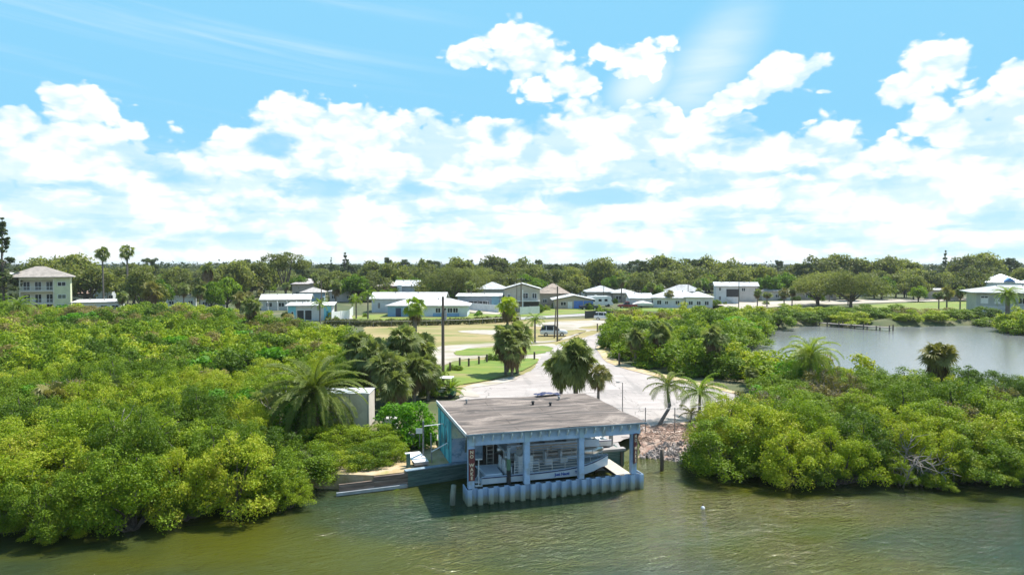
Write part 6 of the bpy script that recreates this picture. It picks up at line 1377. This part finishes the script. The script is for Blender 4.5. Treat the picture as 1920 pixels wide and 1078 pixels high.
# ================================================================ VEHICLES
def car(label, px, pb, rz, body, top=None, L=4.6, Wd=1.85, H=1.68, kind='suv', z=LZ, cat='car', name='parked_car'):
    p = G(px, pb, z); e = empty(name, (p.x, p.y, z + .10), rz, label, cat); bm_ = pmat('car_paint', body, body, 2, .25, spec=.6); wb = L * .29
    h = Wd / 2
    prof = [(-L / 2, .38, .80, .86), (-L / 2 + .12, .26, .98, .95), (-L * .36, .24, 1.0, 1), (-.2, .22, .98, 1), (L * .17, .22, .97, 1), (L * .30, .24, .93, .98), (L * .44, .28, .84, .92), (L / 2, .40, .68, .78)]
    if kind == 'pickup': prof = [(-L / 2, .45, .95, .94), (-L / 2 + .1, .35, 1.0, .97), (-L * .1, .32, 1.0, 1), (L * .18, .32, 1.02, 1), (L * .32, .34, 1.0, .98), (L * .46, .38, .95, .94), (L / 2, .5, .8, .85)]
    rings = []
    for x, z0, z1, k in prof:
        y = h * k; rings.append([(x, -y * .96, z0), (x, -y, z0 + .18), (x, -y, z1 - .16), (x, -y * .93, z1), (x, y * .93, z1), (x, y, z1 - .16), (x, y, z0 + .18), (x, y * .96, z0)])
    mb = MB().loft(rings); mb.build('body', bm_, e, smooth=False, bevel=.03)
    if kind == 'pickup': cab = [(-L * .12, 1.0), (-L * .10, H - .06), (L * .10, H - .05), (L * .22, 1.01)]
    else: cab = [(-L / 2 + .10, .96), (-L * .40, H - .10), (-L * .28, H - .03), (L * .07, H - .04), (L * .24, .96)]
    lo_, hi_ = .90 * h, .74 * h
    n_ = len(cab); vs = []
    for s in (-1, 1):
        for x, zz in cab: t = (zz - .96) / (H - .96); vs.append((x, s * (lo_ + (hi_ - lo_) * t), zz))
    MB().add(vs, [tuple(range(n_)), tuple(range(2 * n_ - 1, n_ - 1, -1))] + [(i, i + 1, i + 1 + n_, i + n_) for i in range(n_ - 1)]).build('windows', paint(.010, .012, .014, .4), e)
    tm = pmat('car_roof_paint', top or body, top or body, 2, .55, spec=.25)
    xs = [c for c in cab if c[1] > H - .2]; x0, x1 = xs[0][0] - .03, xs[-1][0] + .03
    MB().loft([[(x, -hi_ * .98, H - .07), (x, -hi_ * .9, H + .0), (x, hi_ * .9, H + .0), (x, hi_ * .98, H - .07)] for x in (x0, (x0 + x1) / 2, x1)]).build('roof', tm, e)
    mb = MB()
    for s in (-1, 1):
        for xb, xt in (((-L * .28, -L * .27), (-.05, -.08)) if kind != 'pickup' else ((.05, .03),)):
            a = (H - .07 - .96) / (H - .96); yb, yt = s * (lo_ + .006), s * (lo_ + (hi_ - lo_) * a + .006)
            mb.add([(xb - .05, yb, .97), (xb + .05, yb, .97), (xt + .04, yt, H - .07), (xt - .04, yt, H - .07)], [(0, 1, 2, 3)])
        xb, xt = (L * .23, L * .07) if kind != 'pickup' else (L * .215, L * .10); mb.add([(xb - .02, s * (lo_ + .005), .97), (xb + .08, s * lo_, .95), (xt + .05, s * hi_, H - .05), (xt - .04, s * (hi_ + .006), H - .05)], [(0, 1, 2, 3)])
    mb.build('pillars', bm_, e, fix=False)
    if kind == 'pickup':
        mb = MB(); mb.box(-L / 2 + .12, -L * .14, -h * .8, h * .8, 1.002, 1.02); mb.build('cargo_bed', M['black'], e)
    for sx in (-1, 1):
        for sy in (-1, 1):
            wh = MB(); wh.tube([(sx * wb, sy * (h - .22), .24), (sx * wb, sy * (h + .012), .24)], .35, 16); w_ = wh.build('wheel', M['black'], e)
            MB().tube([(sx * wb, sy * (h + .013), .24), (sx * wb, sy * (h + .03), .24)], .21, 12).build('rim', M['chrome'], w_)
    for sy in (-1, 1):
        MB().box(L / 2 - .18, L / 2 - .02, sy * h * .55 - .16, sy * h * .55 + .16, .62, .76).build('headlight', paint(.75, .77, .8, .2), e)
        MB().box(-L / 2 - .015, -L / 2 + .12, sy * h * .72 - .11, sy * h * .72 + .11, .75, .98).build('tail_light', paint(.35, .02, .02, .3), e)
        MB().box(L * .19, L * .19 + .12, sy * (h + .1) - .08, sy * (h + .1) + .08, .98, 1.1).build('mirror', bm_, e)
    MB().box(L / 2 - .06, L / 2 + .02, -.45, .45, .42, .6).build('grille', M['black'], e)
    mb = MB(); 
    for sy in (-1, 1): mb.tube([(x0 + .15, sy * hi_ * .85, H + .05), (x1 - .2, sy * hi_ * .85, H + .05)], .02, 4)
    mb.build('roof_rails', M['black'], e); return e
car('white parked sport utility car with a black roof beside the poles', 1038, 630, 0.0, (.66, .67, .68), (.03, .03, .035), H=1.75, L=4.75)
car('all white parked car with its nose to the right in front of the dark fence', 1133, 600, -.25, (.72, .72, .71), None, H=1.65, L=4.5)
car('dark navy pickup parked at the blue garage doors', 1104, 580.5, 0.1, (.012, .018, .06), None, 5.2, 1.9, 1.75, 'pickup', cat='pickup')
car('blue pickup parked left of the dark pickup by the garage', 1080, 576, .1, (.03, .05, .22), None, 5.0, 1.9, 1.7, 'pickup', cat='pickup')
car('dark red pickup parked beside the covered boat', 1176, 578, PI, (.20, .02, .03), None, 5.4, 1.95, 1.8, 'pickup', cat='pickup')
car('dark car parked by the stilt house at the pond', 1862, 589, .2, (.05, .05, .055), None, 4.3, 1.8, 1.5)
# covered boat on trailer
p = G(1205, 577.5); e = empty('covered_boat', p, .05, 'boat under a pale tarp on its trailer next to the red pickup', 'boat')
mb = MB(); mb.loft([[(x, -h_, .7), (x, -h_ * .9, z1), (x, 0, z2), (x, h_ * .9, z1), (x, h_, .7), (x, 0, .4)] for x, h_, z1, z2 in ((-3, .9, 1.1, 1.3), (-1.5, 1.1, 1.4, 1.9), (0, 1.1, 1.5, 2.1), (1.6, .9, 1.4, 1.7), (3.2, .1, 1.2, 1.3))]); mb.build('tarp', pmat('pale_tarp', (.62, .60, .56), (.5, .48, .45), 1, .8), e)
mb = MB(); mb.box(-2.8, 2.4, -.8, -.7, .3, .42); mb.box(-2.8, 2.4, .7, .8, .3, .42); mb.box(2.4, 4.3, -.06, .06, .3, .42); mb.build('trailer_frame', M['steel'], e)
for y in (-.95, .8): MB().tube([(-.6, y, .3), (-.6, y + .15, .3)], .3, 12).build('wheel', M['black'], e)
# white motorhome
p = G(1124, 575); e = empty('motorhome', p, .15, 'white motorhome with a rounded cab parked beside the garage house', 'motorhome')
mb = MB(); mb.loft([[(-3.6, y, .5), (-3.6, y, 3.1), (2.4, y, 3.15), (3.1, y, 3.0), (3.5, y, 2.3), (3.2, y, 1.9), (3.5, y, 1.4), (3.9, y, .9), (3.9, y, .5)] for y in (-1.15, 1.15)]); mb.build('body', M['white'], e, bevel=.06)
for x in (-2.6, -.6, 1.2): MB().box(x, x + .9, -1.18, -1.153, 1.6, 2.3).build('window', M['glass'], e)
MB().box(3.25, 3.4, -.9, .9, 1.5, 2.0).build('windscreen', M['glass'], e)
for x in (-2.2, 2.4):
    for y in (-1.17, 1.0): MB().tube([(x, y, .42), (x, y + .17, .42)], .42, 14).build('wheel', M['black'], e)
MB().box(-1.4, -.9, -.4, .4, 3.16, 3.4).build('air_conditioner', M['white'], e)
# beige cargo trailer behind the big date palm
e = empty('cargo_trailer', (-15.0, 50.0, LZ), .02, 'beige enclosed cargo trailer half hidden behind the large date palm', 'trailer')
BEI = pmat('beige_trailer_skin', (.66, .58, .50), (.58, .50, .43), .7, .5, c3=(.52, .45, .38), s3=.8)
MB().box(0, 4.45, 0, 2.3, .35, 2.86).build('body', BEI, e, bevel=.07)
mb = MB(); mb.box(-.03, 4.48, -.03, 2.33, 2.87, 2.91); mb.build('roof', paint(.62, .62, .62, .35), e)
mb = MB(); mb.box(4.30, 4.36, -.02, -.003, .5, 2.8); mb.box(3.0, 3.05, -.02, -.003, .5, 2.8); mb.box(0.1, 4.4, -.025, -.003, .37, .47); mb.build('trim', paint(.3, .28, .26), e)
MB().box(2.2, 2.9, -.03, -.021, .2, .6).build('mud_flap', paint(.04, .04, .12), e)
for x in (1.2, 2.05):
    w_ = MB().tube([(x, -.12, .38), (x, .14, .38)], .38, 16).build('wheel', M['black'], e); MB().tube([(x, -.14, .38), (x, -.121, .38)], .2, 10).build('rim', M['chrome'], w_)
mb = MB(); mb.box(.1, 4.4, .3, .42, .2, .345); mb.box(.1, 4.4, 1.9, 2.0, .2, .345); mb.build('chassis', M['black'], e)
# golf cart
p = G(832, 745); e = empty('golf_cart', (p.x, p.y, LZ), -.2, 'green golf cart with a white roof behind the left back corner of the boathouse', 'golf cart')
GC = paint(.03, .16, .08, .3)
MB().box(-1.15, 1.1, -.55, .55, .28, .5).build('chassis', GC, e, bevel=.05)
mb = MB(); mb.add([(.55, -.52, .5), (1.15, -.45, .5), (1.1, -.42, .85), (.7, -.5, .95), (.55, .52, .5), (1.15, .45, .5), (1.1, .42, .85), (.7, .5, .95)], [(0, 1, 2, 3), (7, 6, 5, 4), (0, 4, 5, 1), (1, 5, 6, 2), (2, 6, 7, 3), (3, 7, 4, 0)]); mb.build('front_cowl', GC, e)
MB().box(-1.1, -.5, -.5, .5, .5, .8).build('rear_deck', GC, e)
MB().box(-.5, .1, -.5, .5, .55, .85).build('seat', M['white'], e, bevel=.04); MB().box(-.62, -.48, -.5, .5, .8, 1.25).build('seat_back', M['white'], e, bevel=.03)
MB().box(-.95, .85, -.62, .62, 1.85, 1.93).build('roof', M['white'], e, bevel=.03)
for x, y in ((-.8, -.52), (-.8, .52), (.72, -.5), (.72, .5)): MB().tube([(x, y, .5), (x * .95, y, 1.85)], .025, 5).build('roof_post', M['black'], e)
for x in (-.8, .8):
    for y in (-.6, .45): MB().tube([(x, y, .22), (x, y + .15, .22)], .22, 12).build('wheel', M['black'], e)
MB().tube([(.45, 0, .8), (.3, 0, 1.1)], .02, 5).build('steering_column', M['black'], e)
# yard bits: grey tarp heap, small white sign
p = G(772, 832); e = empty('tarp_heap', (p.x, p.y, LZ), 0, 'pale grey covered heap on the ground under the seagrape bush', 'covered heap'); mb = MB(); r_ = random.Random(4)
rock(0, 0, .25, .75, mb); rock(.5, .1, .2, .5, mb); mb.build('cover', pmat('grey_cover', (.4, .38, .36), (.25, .24, .23), 2, .9), e)
MB().tube([(-.7, -.2, 0.02), (.9, -.3, .05)], .05, 6).build('edge_pipe', M['steel'], e)
p = G(787, 840); e = empty('small_sign', (p.x, p.y, LZ), 0, 'small white blank sign on a post beside the seagrape bush', 'sign'); MB().tube([(0, 0, 0), (0, 0, 1.15)], .03, 6).build('post', M['steel'], e); MB().box(-.25, .25, -.03, 0, 1.0, 1.35).build('board', M['white'], e)
# things stored in the yard between boathouse and trailer
for i, (x, y, w_, h_, c, lb) in enumerate(((-9.8, 51.0, 1.1, .8, (.5, .48, .42), 'pale crate on the shaded ground right of the trailer'), (-8.2, 52.6, .8, .55, (.2, .22, .24), 'dark tub on the shaded ground below the palm grove'))):
    e = empty('storage_crate', (x, y, 1.16), .3 * i, lb, 'crate'); MB().box(0, w_, 0, .7, 0, h_).build('box', paint(*c), e, bevel=.03); MB().box(-.03, w_ + .03, -.03, .73, h_ + .002, h_ + .06).build('lid', paint(*[q_ * .8 for q_ in c]), e)
# ================================================================ AIR
hm = bpy.data.materials.new('air'); hm.use_nodes = True; t = NT(hm.node_tree); t.n.clear()
vp = t.new('ShaderNodeVolumePrincipled'); vp.inputs['Color'].default_value = (0.85, 0.93, 1.0, 1); vp.inputs['Density'].default_value = 0.00010; vp.inputs['Anisotropy'].default_value = 0.2
om = t.new('ShaderNodeOutputMaterial'); t.l.new(vp.outputs[0], om.inputs['Volume'])
tag(MB().box(-5200, 5200, -260, 9200, -3, 42).build('haze', hm), kind='stuff')
